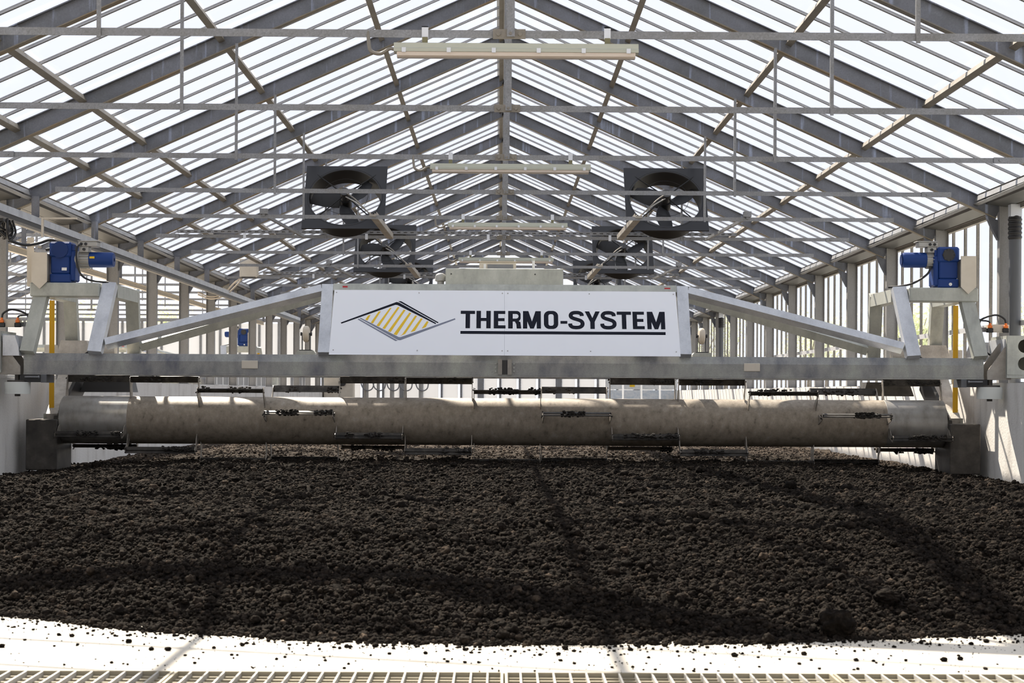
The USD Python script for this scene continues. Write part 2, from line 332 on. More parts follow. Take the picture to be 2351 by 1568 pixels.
# ------------------------------------------------------------------ portal frames
def frame(loc, both=True, label=None, group=None):
    t = thing('portal_frame', label, 'frame', loc, group, 'structure')
    n = math.hypot(1, SL); perp = np.array([SL, 0, 1.0]) / n
    for s in (-1, 1):
        up_ = np.array([s * SL, 0, 1.0]) / n
        zc = ZB + VT / 2
        p, q = np.array([s * .004, 0, zc]), np.array([s * 5.70, 0, zc - SL * 5.70])
        r = MB().bar(p, q, .007, .15, up_).bar(p, q, .088, .009, up_, (0, .0785)).build('rafter', M['zinc_rafter'], t)
        MB().bar(p, q, .088, .009, up_, (0, -.0785)).build('bottom_flange', M['flange_stain'], r)
    for s in ((-1, 1) if both else (-1,)):
        zt = ztop(5.79) + .02
        MB().bx(s * 5.71 - .0045, s * 5.71 + .0045, -.044, .044, WT, zt).bx(s * 5.87 - .0045, s * 5.87 + .0045, -.044, .044, WT, zt) \
            .bx(*sorted((s * 5.714, s * 5.866)), -.004, .004, WT, zt).bx(*sorted((s * 5.64, s * 5.94)), -.1, .1, WT, WT + .012).build('column', M['zinc_column'], t)
        zb = ZB - SL * 5.70
        MB().prism([(0, 0), (-.15, .15 * SL), (-.13, 0.02), (-.07, -.11), (0, -.24)], .008, (s * 5.70, .004 * s, zb), (s, 0, 0), (0, 0, 1)) \
            .bar((s * 5.565, 0, zb + .04), (s * 5.63, 0, zb - .11), .06, .007, (s, 0, .45)).bar((s * 5.63, 0, zb - .11), (s * 5.695, 0, zb - .23), .06, .007, (s, 0, .6)).build('haunch', M['zinc_rafter'], t)
    zt = CAMZ + 2.32
    MB().bx(-4.93, 4.93, -.055, -.050, zt - .025, zt + .025).bx(-4.93, 4.93, -.05, -.008, zt + .02, zt + .025).build('tie_beam', M['zinc_tie'], t)
    for s in (-1, 1):
        b = MB().bx(*sorted((s * 4.80, s * 5.14)), -.066, -.057, zt - .03, zt + .03)
        b.cyl((s * 4.86, -.066, zt), (s * 4.86, -.078, zt), .012, 6).build('tie_bracket', M['zinc_tie'], t)
    b = MB().bx(-.095, .115, -.068, -.057, zt - .031, zt + .031)
    for x in (-.06, .08): b.cyl((x, -.068, zt - .002), (x, -.084, zt - .002), .014, 6)
    b.cyl((.018, -.068, zt), (.018, -.095, zt), .010, 8).build('splice_plate', M['zinc_purlin'], t)
    MB().bx(-.005, .045, -.086, -.081, zt - .02, ZB + .02).bx(.040, .045, -.081, -.05, zt - .02, ZB + .02).build('king_post', M['zinc_tie'], t)
    for s in (-1, 1):
        x = s * 2.64 + .01; zr = ZB - SL * abs(x)
        MB().bx(x - .014, x + .014, -.065, -.058, zt - .04, zr + .01).bx(x - .014, x - .009, -.058, -.035, zt + .03, zr).build('hanger', M['zinc_tie'], t)
    return t
names = {-3: 'grey steel roof frame just behind the floor grating', -2: 'grey steel roof frame over the front slope of the soil',
         -1: 'grey steel roof frame next in front of the nearest tube lamp', 0: 'grey steel roof frame whose tie carries the nearest tube lamp', 1: 'grey steel roof frame between the two nearest tube lamps',
         2: 'grey steel roof frame whose tie carries the second tube lamp', 3: 'grey steel roof frame over the front beam of the turning machine', 4: 'grey steel roof frame whose tie carries the third tube lamp and the nearest fans',
         5: 'grey steel roof frame with a perforated rail on its tie, behind the nearest fans', 6: 'grey steel roof frame whose tie carries the fourth tube lamp', 7: 'grey steel roof frame in front of the second pair of fans',
         8: 'grey steel roof frame with a perforated rail behind the second pair of fans'}
proto = None
for i in range(I0, I1 + 1):
    lab = names.get(i, 'far grey steel roof frame beyond the second pair of fans' if i > 0 else 'grey steel roof frame behind the viewpoint'); grp = None if i in names else ('far roof frames beyond the second fans' if i > 0 else 'roof frames behind the viewpoint')
    if proto is None: proto = frame((XC, fy(i), 0), True, lab)
    else: copy(proto, (XC, fy(i), 0), lab, group=grp)
proto2 = None
for i in range(-3, I1 + 1):
    lab = 'grey steel roof frame of the neighbouring hall beyond the left columns'
    if proto2 is None: proto2 = frame((NX, fy(i), 0), False, lab, 'roof frames of the neighbouring hall')
    else: copy(proto2, (NX, fy(i), 0), lab, group='roof frames of the neighbouring hall')

N3 = NX - 2 * HW
for i in range(3, I1 + 1):
    copy(proto2, (N3, fy(i), 0), 'grey steel roof frame of the third hall, seen far off through the left columns', group='roof frames of the third hall')

# ------------------------------------------------------------------ roof: purlins, glazing bars, panes, gutters
def roof(loc, i0, i1, extra_left):
    t = thing('ceiling', 'glazed pitched roof with thin aluminium bars', 'roof', loc, kind='structure')
    n = math.hypot(1, SL)
    ya, yb = fy(i0), fy(i1)
    for i in range(i0, i1):
        a, b = fy(i) + .012, fy(i + 1) - .012
        for s in (-1, 1):
            up_ = np.array([s * SL, 0, 1.0]) / n; out = np.array([s, 0, -SL]) / n
            for x in (.045, 1.41, 2.78, 4.13) + ((4.775,) if s < 0 and extra_left else ()):
                c = np.array([s * x, 0, ztop(x) - .012]); h = .062 if x > .1 else .075
                c0 = c - up_ * (h / 2)
                m = MB().bar(c0 + [0, a, 0], c0 + [0, b, 0], .005, h, up_)
                fl_ = c - up_ * h + out * .03
                m.bar(fl_ + [0, a, 0], fl_ + [0, b, 0], .06, .005, up_).build('purlin', M['zinc_purlin'], t)
            x = 5.45; c = np.array([s * x, 0, ztop(x) - .02])
            m = MB().bar(c - up_ * .035 + [0, a, 0], c - up_ * .035 + [0, b, 0], .006, .07, up_)
            m.bar(c - up_ * .07 + out * .025 + [0, a, 0], c - up_ * .10 + out * .025 + [0, b, 0], .05, .006, up_).build('eave_purlin', M['zinc_tie'], t)
    for s in (-1, 1):
        x0, x1 = s * 5.49, s * 5.86; z0 = ztop(5.49) + .01
        MB().prism([(5.48, z0 + .02), (5.49, z0 + .02), (5.56, z0 - .10), (5.80, z0 - .13), (5.87, z0 - .02), (5.88, z0 - .02), (5.805, z0 - .14), (5.555, z0 - .11)], yb - ya, (0, ya if s > 0 else yb, 0), (s, 0, 0), (0, 0, 1)) \
            if False else None
        pts = [(5.48, z0 + .02), (5.56, z0 - .10), (5.80, z0 - .13), (5.88, z0 - .02)]
        m = MB()
        for (xa, za), (xb, zb) in zip(pts[:-1], pts[1:]):
            d = np.array([s * (xb - xa), 0, zb - za]); u = np.array([-d[2], 0, d[0]]); u /= np.linalg.norm(u); u *= np.sign(u[2]) or 1
            c = np.array([s * (xa + xb) / 2, 0, (za + zb) / 2]); w = np.linalg.norm(d)
            m.bar(c + [0, ya, 0], c + [0, yb, 0], w, .004, u)
        m.build('gutter', M['gutter_dark'], t)
        up_ = np.array([s * SL, 0, 1.0]) / n
        ys = np.arange(ya + .22, yb, BAY / 5)
        for k, y in enumerate(ys):
            p = np.array([s * .02, y, ztop(.02) + .025]); q = np.array([s * 5.52, y, ztop(5.52) + .025])
            m = MB().bar(p, q, .0065, .018, up_, (.0125, .003)).bar(p, q, .0065, .018, up_, (-.0125, .003)).bar(p, q, .036, .006, up_, (0, .0155))
            m.build('glazing_bar', M['alu_bar'], t)
            if k + 1 < len(ys):
                MB().bar(p + [0, BAY / 10, 0], q + [0, BAY / 10, 0], BAY / 5 - .03, .006, up_, (0, .004)).build('pane', M['glass'], t)
    MB().bx(-.10, .10, ya, yb, ztop(0) + .05, ztop(0) + .06).build('ridge_cap', M['alu_light'], t)
    return t
rf = roof((XC, 0, 0), I0, I1, True)
r2 = copy(rf, (NX, 0, 0), 'glazed pitched roof of the neighbouring hall', kind='structure')

r3 = copy(rf, (N3, 0, 0), 'glazed pitched roof of the third hall', kind='structure')
# gable glass at the far end
gb = thing('gable', 'clear glazed gable at the far end of the roof', 'gable', kind='structure')
MB().prism([(-5.5, 3.3), (5.5, 3.3), (0, ztop(0) - .05)], .008, (XC, 52.66, 0), (1, 0, 0), (0, 0, 1)).build('pane', M['glass'], gb)
for x in (-2.8, 0, 2.8): MB().bx(XC + x - .04, XC + x + .04, 52.57, 52.64, 3.3, ztop(x) - .08).build('post', M['zinc_tie'], gb)
for s, x in ((0, 1),): pass
# ------------------------------------------------------------------ turning machine (frame on carriages)
MX, MY = 0.055, 18.95          # middle of the machine
BZ0, BZ1 = 1.155, 1.370        # main beams
FB, FT = -.95, -.55            # front: foot and top of the leaning side (local y)
TZ = 2.147                     # top of the frame
lean = np.array([0, FT - FB, TZ - BZ1]); lean /= np.linalg.norm(lean)
def on_front(x, z, s=1): return np.array([x, s * (FB + (FT - FB) * (z - BZ1) / (TZ - BZ1)), z])   # s=-1: rear side
def make_turner():
    t = thing('sludge_turner', 'wide galvanized turning machine spanning the bed under the white sign', 'turning machine', (MX, MY, 0))
    def main_beam(s):
        prof = [(0, BZ0), (0, BZ0 + .135), (.03, BZ1), (.16, BZ1), (.16, BZ0 + .012), (.135, BZ0)]
        x0 = 5.22
        poly = [(s * y, z) for y, z in prof]
        m = MB().prism(poly if s > 0 else poly[::-1], 2 * x0, (-x0, s * FB if s > 0 else -FB, 0), (0, 1, 0), (0, 0, 1))
        m.bx(-x0, x0, *sorted((s * (FB - .012), s * (FB + .17))), BZ0 - .018, BZ0 - .001)
        return m.build('main_beam', M['zinc_beam'], t)
    b = main_beam(1); main_beam(-1)
    for x in (-2.77, 2.69): MB().cbx(x - .088, x + .088, FB - .010, FB - .001, 1.212, 1.300, .004).build('blank_plate', M['beige_plate'], b)
    for x in (-.052, .052): MB().bx(x - .022, x + .022, FB - .03, FB + .02, BZ0 + .005, BZ1 - .04).build('joint_plate', M['bracket_brown'], b)
    m = MB()
    for x in (-.10, .10):
        for z in (1.20, 1.24, 1.28): m.cyl((x, FB - .003, z), (x, FB - .016, z), .010, 6)
    m.build('bolts', M['zinc_olive'], b)
    MB().bx(-.030, .030, FB - .004, FB - .001, BZ0 + .01, BZ0 + .165).build('joint_gap', M['black_paint'], b)
    # middle tower: posts and header beams, the diagonal braces
    for s in (1, -1):
        nrm = np.cross([1, 0, 0], lean * [1, s, 1])
        for x in (-1.965, 1.965):
            p, q = on_front(x, BZ1, s), on_front(x, TZ - .012, s)
            MB().bar(p, q, .125, .11, nrm).build('post', M['zinc_bright'], t)
        p, q = on_front(-1.90, TZ - .045 - (0 if s > 0 else .03), s), on_front(1.90, TZ - .045 - (0 if s > 0 else .03), s)
        MB().bar(p, q, .11, .088, lean * [1, s, 1]).build('header_beam', M['zinc_olive'], t)
        for e in (-1, 1):
            dz = .0 if s > 0 else .05
            p, q = on_front(e * 4.345, BZ1 + .105 + dz * .6, s), on_front(e * 2.03, TZ - .055 + dz, s)
            MB().bar(p, q, .115, .085 if s > 0 else .10, lean * [1, s, 1]).build('diagonal_brace', M['zinc_bright'] if s > 0 else M['zinc_olive'], t)
    # end arches
    for e in (-1, 1):
        for x, mm in ((e * 4.40, 'zinc_bright'), (e * 5.13, 'zinc_olive')):
            for s in (1, -1):
                nrm = np.cross([1, 0, 0], lean * [1, s, 1])
                MB().bar(on_front(x + e * .05, BZ1 if s > 0 else BZ0 + .1, s), on_front(x - e * .02, TZ, s), .15, .10, nrm).build('leg', M[mm if s > 0 else 'zinc_olive'], t)
            MB().bx(x - .07 - e * .02, x + .07 - e * .02, FT + .05, -FT - .02, TZ - .145, TZ - .002).build('side_bar', M['zinc_olive'], t)
        x0, x1 = sorted((e * 4.47, e * 5.23))
        MB().cbx(x0, x1, FT - .15, FT + .09, TZ - .15, TZ + .006, .012).build('cap_beam', M['zinc_olive'], t)
        # lifting strap, swing arm, shield
        xs = e * 5.19
        st = MB().bx(xs - .029, xs + .029, .06, .066, .70, TZ - .15).build('lifting_strap', M['yellow_strap'], t)
        MB().bx(xs - .075, xs + .075, .0, .12, .63, .70).bx(xs - .02, xs + .02, .04, .09, .70, .73).build('strap_bracket', M['zinc_olive'], st)
        MB().hull([(e * a, y, z) for a, y, z in ((5.07, 1.0, 1.02), (5.32, 1.0, 1.02), (5.07, .95, 1.26), (5.32, .95, 1.26), (5.09, .0, .54), (5.22, .0, .54), (5.09, -.06, .70), (5.22, -.06, .70))]).build('swing_arm', M['dusty_pale'], t)
        MB().bar((e * 5.045, .98, 1.16), (e * 5.045, -.05, .60), .04, .30, (0, -.4, 1)).build('chain_case', M['black_paint'], t)
        xa, xb = sorted((e * 5.02, e * 5.37))
        sh = MB().cbx(xa, xb, -.34, .30, .07, .64, .01)
        sh.build('side_shield', M['shield_steel'], t)
        # carriage
        for y, mm in ((FB - .03, 'bracket_brown'), (FB + .12, 'bracket_brown')):
            MB().prism([(0, 0), (.26, 0), (.26, .40), (.225, .40), (0, .09)], .018, (e * (5.25 if y < FB else 5.20), y + (.018 if e > 0 else 0), BZ0 - .02), (e, 0, 0), (0, 0, 1)).build('gusset_plate', M[mm], t)
        MB().bx(*sorted((e * 5.44, e * 5.46)), FB - .02, FB + .55, BZ0 - .02, 1.58).build('carriage_plate', M['zinc_bright'], t)
        hole = Polygon([(0, 0), (.34, 0), (.34, .42), (0, .42)]).difference(Point(.19, .31).buffer(.072, 24)).difference(Point(.19, .12).buffer(.072, 24))
        if e > 0: cb = MB().prism(hole, .012, (5.45, FB - .07, BZ0 + .035), (1, 0, 0), (0, 0, 1)).bx(5.45, 5.79, FB - .075, FB - .06, BZ0 + .0, BZ0 + .035).bx(5.45, 5.462, FB - .06, FB + .5, BZ0, BZ0 + .45).bx(5.778, 5.79, FB - .06, FB + .5, BZ0, BZ0 + .45).bx(5.45, 5.79, FB + .5, FB + .51, BZ0, BZ0 + .45).bx(5.45, 5.79, FB - .06, FB + .5, BZ0 + .45, BZ0 + .46)
        else: cb = MB().prism(hole, .012, (-5.79, FB - .07, BZ0 + .035), (1, 0, 0), (0, 0, 1)).bx(-5.79, -5.45, FB - .06, FB + .5, BZ0, BZ0 + .45)
        cb.build('carriage_box', M['zinc_olive'], t)
        MB().prism([(0, 0), (.18, 0), (.17, .10), (.13, .22), (0, .22)], .3, (e * 5.435, FB + .25 if e < 0 else FB + .55, 1.34), (-e, 0, 0), (0, 0, 1)).build('carriage_end', M['zinc_bright'], t)
        MB().bx(*sorted((e * 5.02, e * 5.26)), FB - .01, FB + .3, BZ0 - .10, BZ0 - .018).build('stop_block', M['black_rubber'], t)
        MB().bx(*sorted((e * 4.97, e * 5.03)), FB - .015, FB + .3, BZ0 - .105, BZ0 - .018).build('stop_holder', M['pipe_grey'], t)
        gr = MB().cyl((e * 5.30, FB + .05, .925), (e * 5.30, FB + .05, 1.055), .138, 36).build('guide_roller', M['nylon'], t, smooth=40)
        MB().cyl((e * 5.30, FB + .05, .90), (e * 5.30, FB + .05, BZ0 - .02), .03, 14).cyl((e * 5.30, FB + .05, 1.055), (e * 5.30, FB + .05, 1.075), .11, 20).build('roller_axle', M['shield_steel'], gr)
        MB().cyl((e * 5.05, FB - .03, BZ0 - .045), (e * 5.20, FB - .03, BZ0 - .045), .009, 8).cyl((e * 5.04, FB - .03, BZ0 - .045), (e * 5.055, FB - .03, BZ0 - .045), .016, 6).build('adjusting_bolt', M['zinc_tie'], t)
        # rear hood
        xa, xb = sorted((e * 4.42, e * 5.0))
        MB().prism([(0, 0), (.62, 0), (.58, .17), (.06, .17)] , .3, (e * 5.02, .98 if e < 0 else 1.28, .95), (-e, 0, 0), (0, 0, 1)).build('rear_hood', M['black_paint' if e < 0 else 'shield_steel'], t)
    for x, zz in ((-1.77, 0), (1.80, 1)):
        c = on_front(x, TZ - .03)
        m = MB()
        if zz: m.bx(x - .035, x + .03, c[1] - .058, c[1] - .056, TZ - .04, TZ - .008).bx(x - .035, x - .018, c[1] - .06, c[1] - .0565, TZ - .095, TZ - .04)
        else: m.bx(x - .028, x + .028, c[1] - .060, c[1] - .057, TZ - .05, TZ - .008)
        m.build('warning_sticker', M['red_sticker'], t)
        MB().bx(x - .03, x + .04, c[1] - .079, c[1] - .077, TZ - .088, TZ - .052).build('type_label', M['beige_plate'], t)
    return t
turner = make_turner()

# ------------------------------------------------------------------ rotor with paddles
RZ, RR = 0.634, 0.27
def clod(seed, sub=2, rough=.5, fine=.22):
    s = trimesh.creation.icosphere(sub); v = s.vertices
    k = 1 + rough * (meshkit.fbm(v * 1.6 + seed * 5.1, 3, seed) - .5) * 1.5 + fine * (meshkit.fbm(v * 5 + seed * 2.3, 2, seed + 3) - .5)
    return v * k[:, None], s.faces
CL = [clod(k + 20, 1, .7) for k in range(6)]
def make_rotor():
    t = thing('turning_rotor', 'long dusty steel drum with paddles under the main beam of the machine', 'rotor', (MX - .02, MY, RZ))
    MB().lathe([(0.05, -5.01), (RR - .012, -5.01), (RR, -4.99), (RR, -4.2), (RR, 4.25), (RR, 5.02), (RR - .012, 5.04), (.05, 5.04)], (0, 0, 0), (1, 0, 0), 72).build('drum', M['drum_steel'], t, smooth=35)
    for xa, xb in ((-5.005, -4.24), (4.36, 5.035)):
        MB().lathe([(RR - .004, xa), (RR + .0015, xa + .006), (RR + .0015, xb), (RR - .004, xb)], (0, 0, 0), (1, 0, 0), 72).build('clean_sleeve', M['drum_clean'], t, smooth=35)
    for e, x in ((-1, -4.98), (1, 5.01)):
        MB().cyl((x - e * .02, 0, 0), (x + e * .13, 0, 0), .07, 24).build('axle', M['shield_steel'], t, smooth=40)
    edges = np.array([-5.0, -4.24, -3.44, -2.675, -1.88, -1.11, -.335, .44, 1.22, 1.99, 2.77, 3.56, 4.36, 5.05])
    for k in range(13):
        x0, x1 = edges[k] + .012, edges[k + 1] - .012
        a0 = [-10, 14, 45, 80][k % 4]
        for j in range(3):
            al = math.radians(a0 + 120 * j)
            d = np.array([0, -math.sin(al), math.cos(al)]); tt = np.array([0, -math.cos(al), -math.sin(al)])   # outwards; forwards round the drum
            m = MB()
            p0, p1 = d * .478 + [x0, 0, 0], d * .478 + [x1, 0, 0]
            m.bar(p0, p1, .008, .080, d * .95 + tt * .3).bar(p0 - tt * .026, p1 - tt * .026, .008, .036, d * .8 + tt * .6)
            pd = m.build('paddle', M['paddle_steel'], t)
            for x in (x0, x1):
                pts2 = [(RR - .02, -.05), (RR + .05, -.045), (.39, -.01), (.47, -.035), (.505, -.03), (.505, .03), (.46, .045), (.36, .05), (RR - .02, .06)]
                MB().prism(pts2, .007, (x - .0035, 0, 0), d, tt).build('arm', M['arm_steel'], pd)
            m = MB(); r = np.random.default_rng(100 + 3 * k + j)
            for q in range(r.integers(2, 5)):
                xa_, ln = r.uniform(x0 + .02, x1 - .10), r.uniform(.06, .30)
                for w_ in range(int(ln * 330)):
                    xx = min(xa_ + r.uniform(0, ln), x1 - .02); c = d * (.478 + r.uniform(-.026, .026)) + tt * r.uniform(-.045, .012)
                    v, f = CL[r.integers(6)]; m.add(v * r.uniform(.004, .0125) * [1.5, 1, 1] + [xx, c[1], c[2]], f)
            for xx in (x0, x1):
                for w_ in range(6):
                    c = d * (.478 + r.uniform(-.03, .03)) + tt * r.uniform(-.04, .03)
                    v, f = CL[r.integers(6)]; m.add(v * r.uniform(.005, .011) + [xx + r.uniform(-.015, .015), c[1], c[2]], f)
            m.build('soil_crust', M['crust'], pd, smooth=True, kind='stuff')
    return t
rotor = make_rotor()

# ------------------------------------------------------------------ sign with lettering
def sp(x, z, off=0.0):
    c = on_front(x, z); n = np.cross(lean, [1, 0, 0]); n = n / np.linalg.norm(n) * (1 if np.cross(lean, [1, 0, 0])[1] < 0 else -1)
    return c + n * off
sn = sp(0, 2, 1) - sp(0, 2, 0)
sg = thing('sign_board', 'white board with a yellow striped diamond logo and dark lettering', 'sign', (MX, MY, 0))
def flat(poly, mat_, name, off, th, parent=sg):
    """polygon in (x, height) on the leaning face of the machine"""
    k = (TZ - BZ1) / lean[2] / (TZ - BZ1)
    if not isinstance(poly, Polygon): poly = Polygon(poly).buffer(0)
    o = sp(0, BZ1, off); uy = lean * 1.0
    pl = [poly] if isinstance(poly, Polygon) else list(poly.geoms)
    m = MB()
    for g in pl:
        g2 = Polygon([(x, (z - BZ1) / lean[2]) for x, z in g.exterior.coords], [[(x, (z - BZ1) / lean[2]) for x, z in h.coords] for h in g.interiors])
        m.prism(g2, th, o, (1, 0, 0), uy)
    return m.build(name, M[mat_], parent)
ZS0, ZS1 = BZ1 - .032, 2.062
SO = .062
flat([(-1.905, ZS0), (-.0055, ZS0), (-.0055, ZS1), (-1.885, ZS1)], 'sign_white', 'panel', SO, .006)
flat([(-.004, ZS0), (1.905, ZS0), (1.885, ZS1), (-.004, ZS1)], 'sign_white', 'panel', SO, .006)
flat([(-.06, ZS0 + .002), (.06, ZS0 + .002), (.06, ZS1 - .002), (-.06, ZS1 - .002)], 'sign_grey', 'joint_strip', SO - .004, .0035)
def crop2xz(cx, cy, ox=660, oy=640, sc=5.8775):
    px, py = ox + cx / sc, oy + cy / sc; z = 1.8
    for _ in range(4):
        d = MY + on_front(0, z)[1] - .06
        z = CAMZ + (905.1 + (px - 1175.5) * .0053 - py) * d / FPX
    return ((px - 1147 ) * d / FPX - MX, z)
conv = lambda pts: [crop2xz(*p) for p in pts]
logo = flat(conv([(715, 630), (1468, 352), (1502, 362), (2003, 638), (1993, 650), (1478, 392), (1450, 390), (725, 645)]), 'sign_navy', 'logo_roof_line', SO + .006, .0015)
flat(conv([(1488, 342), (1527, 342), (2035, 628), (2022, 637)]), 'sign_navy', 'logo_roof_line', SO + .006, .0015)
flat(conv([(970, 573), (985, 567), (1495, 825), (1520, 828), (2255, 572), (2262, 588), (1520, 868), (1488, 866)]), 'sign_grey', 'logo_base_line', SO + .006, .0015)
flat(conv([(943, 587), (958, 579), (1483, 872), (1455, 880)]), 'sign_grey', 'logo_base_line', SO + .006, .0015)
for q in ([(1046, 592), (1083, 537), (1118, 525), (1078, 602)], [(1120, 632), (1225, 482), (1255, 478), (1150, 642)], [(1198, 670), (1375, 435), (1400, 430), (1232, 682)],
          [(1278, 707), (1483, 420), (1507, 425), (1310, 717)], [(1353, 747), (1563, 455), (1588, 462), (1390, 757)], [(1428, 787), (1640, 495), (1665, 503), (1470, 800)],
          [(1516, 810), (1545, 790), (1718, 535), (1745, 540), (1585, 782)], [(1658, 759), (1795, 572), (1820, 578), (1715, 742)], [(1806, 712), (1875, 612), (1900, 618), (1862, 692)]):
    flat(conv(q), 'sign_yellow', 'logo_stripe', SO + .006, .0015)
# lettering
x0, zt0 = crop2xz(1057, 720, 0, 0, 1); x1, zb0 = crop2xz(1527, 761, 0, 0, 1)
_, zb0 = crop2xz(1057, 760, 0, 0, 1); cap = zt0 - zb0
def glyph_polys():
    """bold grotesque capitals drawn as polygons, cap height 1"""
    from shapely import union_all, affinity
    from shapely.geometry import LineString
    w = .248
    B = lambda a, b, c, d: sbox(a, b, c, d)
    def arc_letter_O(wd):
        o = affinity.scale(Point(0, 0).buffer(1, 48), wd / 2, .515); o = o.buffer(0)
        outer = sbox(0, .0, wd, 1).buffer(0); ro = .30
        outer = sbox(ro, -.015 + ro, wd - ro, 1.015 - ro).buffer(ro, 24); inner = sbox(w + .12, .165 + .12, wd - w - .12, .835 - .12).buffer(.12, 16)
        return outer.difference(inner)
    T = union_all([B(0, .82, .80, 1), B(.40 - w / 2, 0, .40 + w / 2, 1)])
    H = union_all([B(0, 0, w, 1), B(.80 - w, 0, .80, 1), B(0, .42, .80, .59)])
    E_ = union_all([B(0, 0, w, 1), B(0, .83, .64, 1), B(0, 0, .66, .17), B(0, .42, .60, .585)])
    bowl = sbox(.2, .58, .50, .80).buffer(.205, 20).intersection(sbox(.0, .4, 1, 1.0)); hole_ = sbox(.2, .64, .46, .76).buffer(.075, 16).union(sbox(w, .565, .45, .835))
    R = union_all([B(0, 0, w, 1), B(0, .40, .48, 1.0), sbox(.35, .61, .485, .79).buffer(.21, 20)]).intersection(sbox(0, 0, .8, 1.0)).difference(sbox(w, .565, .44, .835).union(Point(.44, .70).buffer(.135, 20)))
    R = union_all([R, Polygon([(.30, .44), (.52, .46), (.68, .36), (.70, .24), (.725, .0), (.475, .0), (.455, .24), (.36, .42)])])
    Mm = union_all([B(0, 0, w * .95, 1), B(1.0 - w * .95, 0, 1.0, 1), Polygon([(0, 1), (.30, 1), (.5, .40), (.70, 1), (1, 1), (.60, 0), (.40, 0)])])
    O = arc_letter_O(.80)
    hy = B(0, .29, .38, .44)
    pts = [(.66, .735), (.645, .84), (.53, .915), (.36, .93), (.20, .90), (.115, .80), (.13, .68), (.24, .60), (.42, .535), (.60, .46), (.685, .35), (.675, .20), (.56, .10), (.38, .072), (.19, .10), (.095, .19), (.08, .30)]
    sm = smoothpath(np.array(pts), 5)
    S = LineString(sm).buffer(.098, cap_style=2, join_style=1)
    S = affinity.scale(S, 1.13, 1.0, origin=(.38, .5))
    Y = Polygon([(0, 1), (.245, 1), (.42, .62), (.595, 1), (.84, 1), (.42 + w / 2, .40), (.42 + w / 2, 0), (.42 - w / 2, 0), (.42 - w / 2, .40)])
    return dict(T=(T, .80), H=(H, .80), E=(E_, .66), R=(R, .72), M=(Mm, 1.0), O=(O, .80), S=(S, .78), Y=(Y, .84), **{'-': (hy, .38)})
gl = glyph_polys(); word = 'THERMO-SYSTEM'
gap = {'T': .085, 'H': .17, 'E': .15, 'R': .11, 'M': .17, 'O': .13, '-': .12, 'S': .09, 'Y': .085}
tot = sum(gl[c][1] for c in word) + sum(gap[c] for c in word[:-1]); kx = (x1 - x0) / (tot * cap)
cx_ = 0.0
from shapely import affinity
for c in word:
    g = affinity.affine_transform(gl[c][0], [cap * kx, 0, 0, cap, x0 + cx_ * cap * kx, zb0])
    flat(g, 'sign_navy', 'letter', SO + .006, .0015)
    cx_ += gl[c][1] + gap[c]
_, zu1 = crop2xz(1057, 766.5, 0, 0, 1); _, zu0 = crop2xz(1057, 773, 0, 0, 1)
flat([(x0, zu0), (x1, zu0), (x1, zu1), (x0, zu1)], 'sign_navy', 'underline', SO + .006, .0015)
for x in (-1.86, -.95, -.03, .03, .93, 1.86):
    for z in (ZS0 + .05, ZS1 - .03): MB().cyl(sp(x, z, SO + .006), sp(x, z, SO + .010), .007, 8).build('screw', M['cast_grey'], sg)

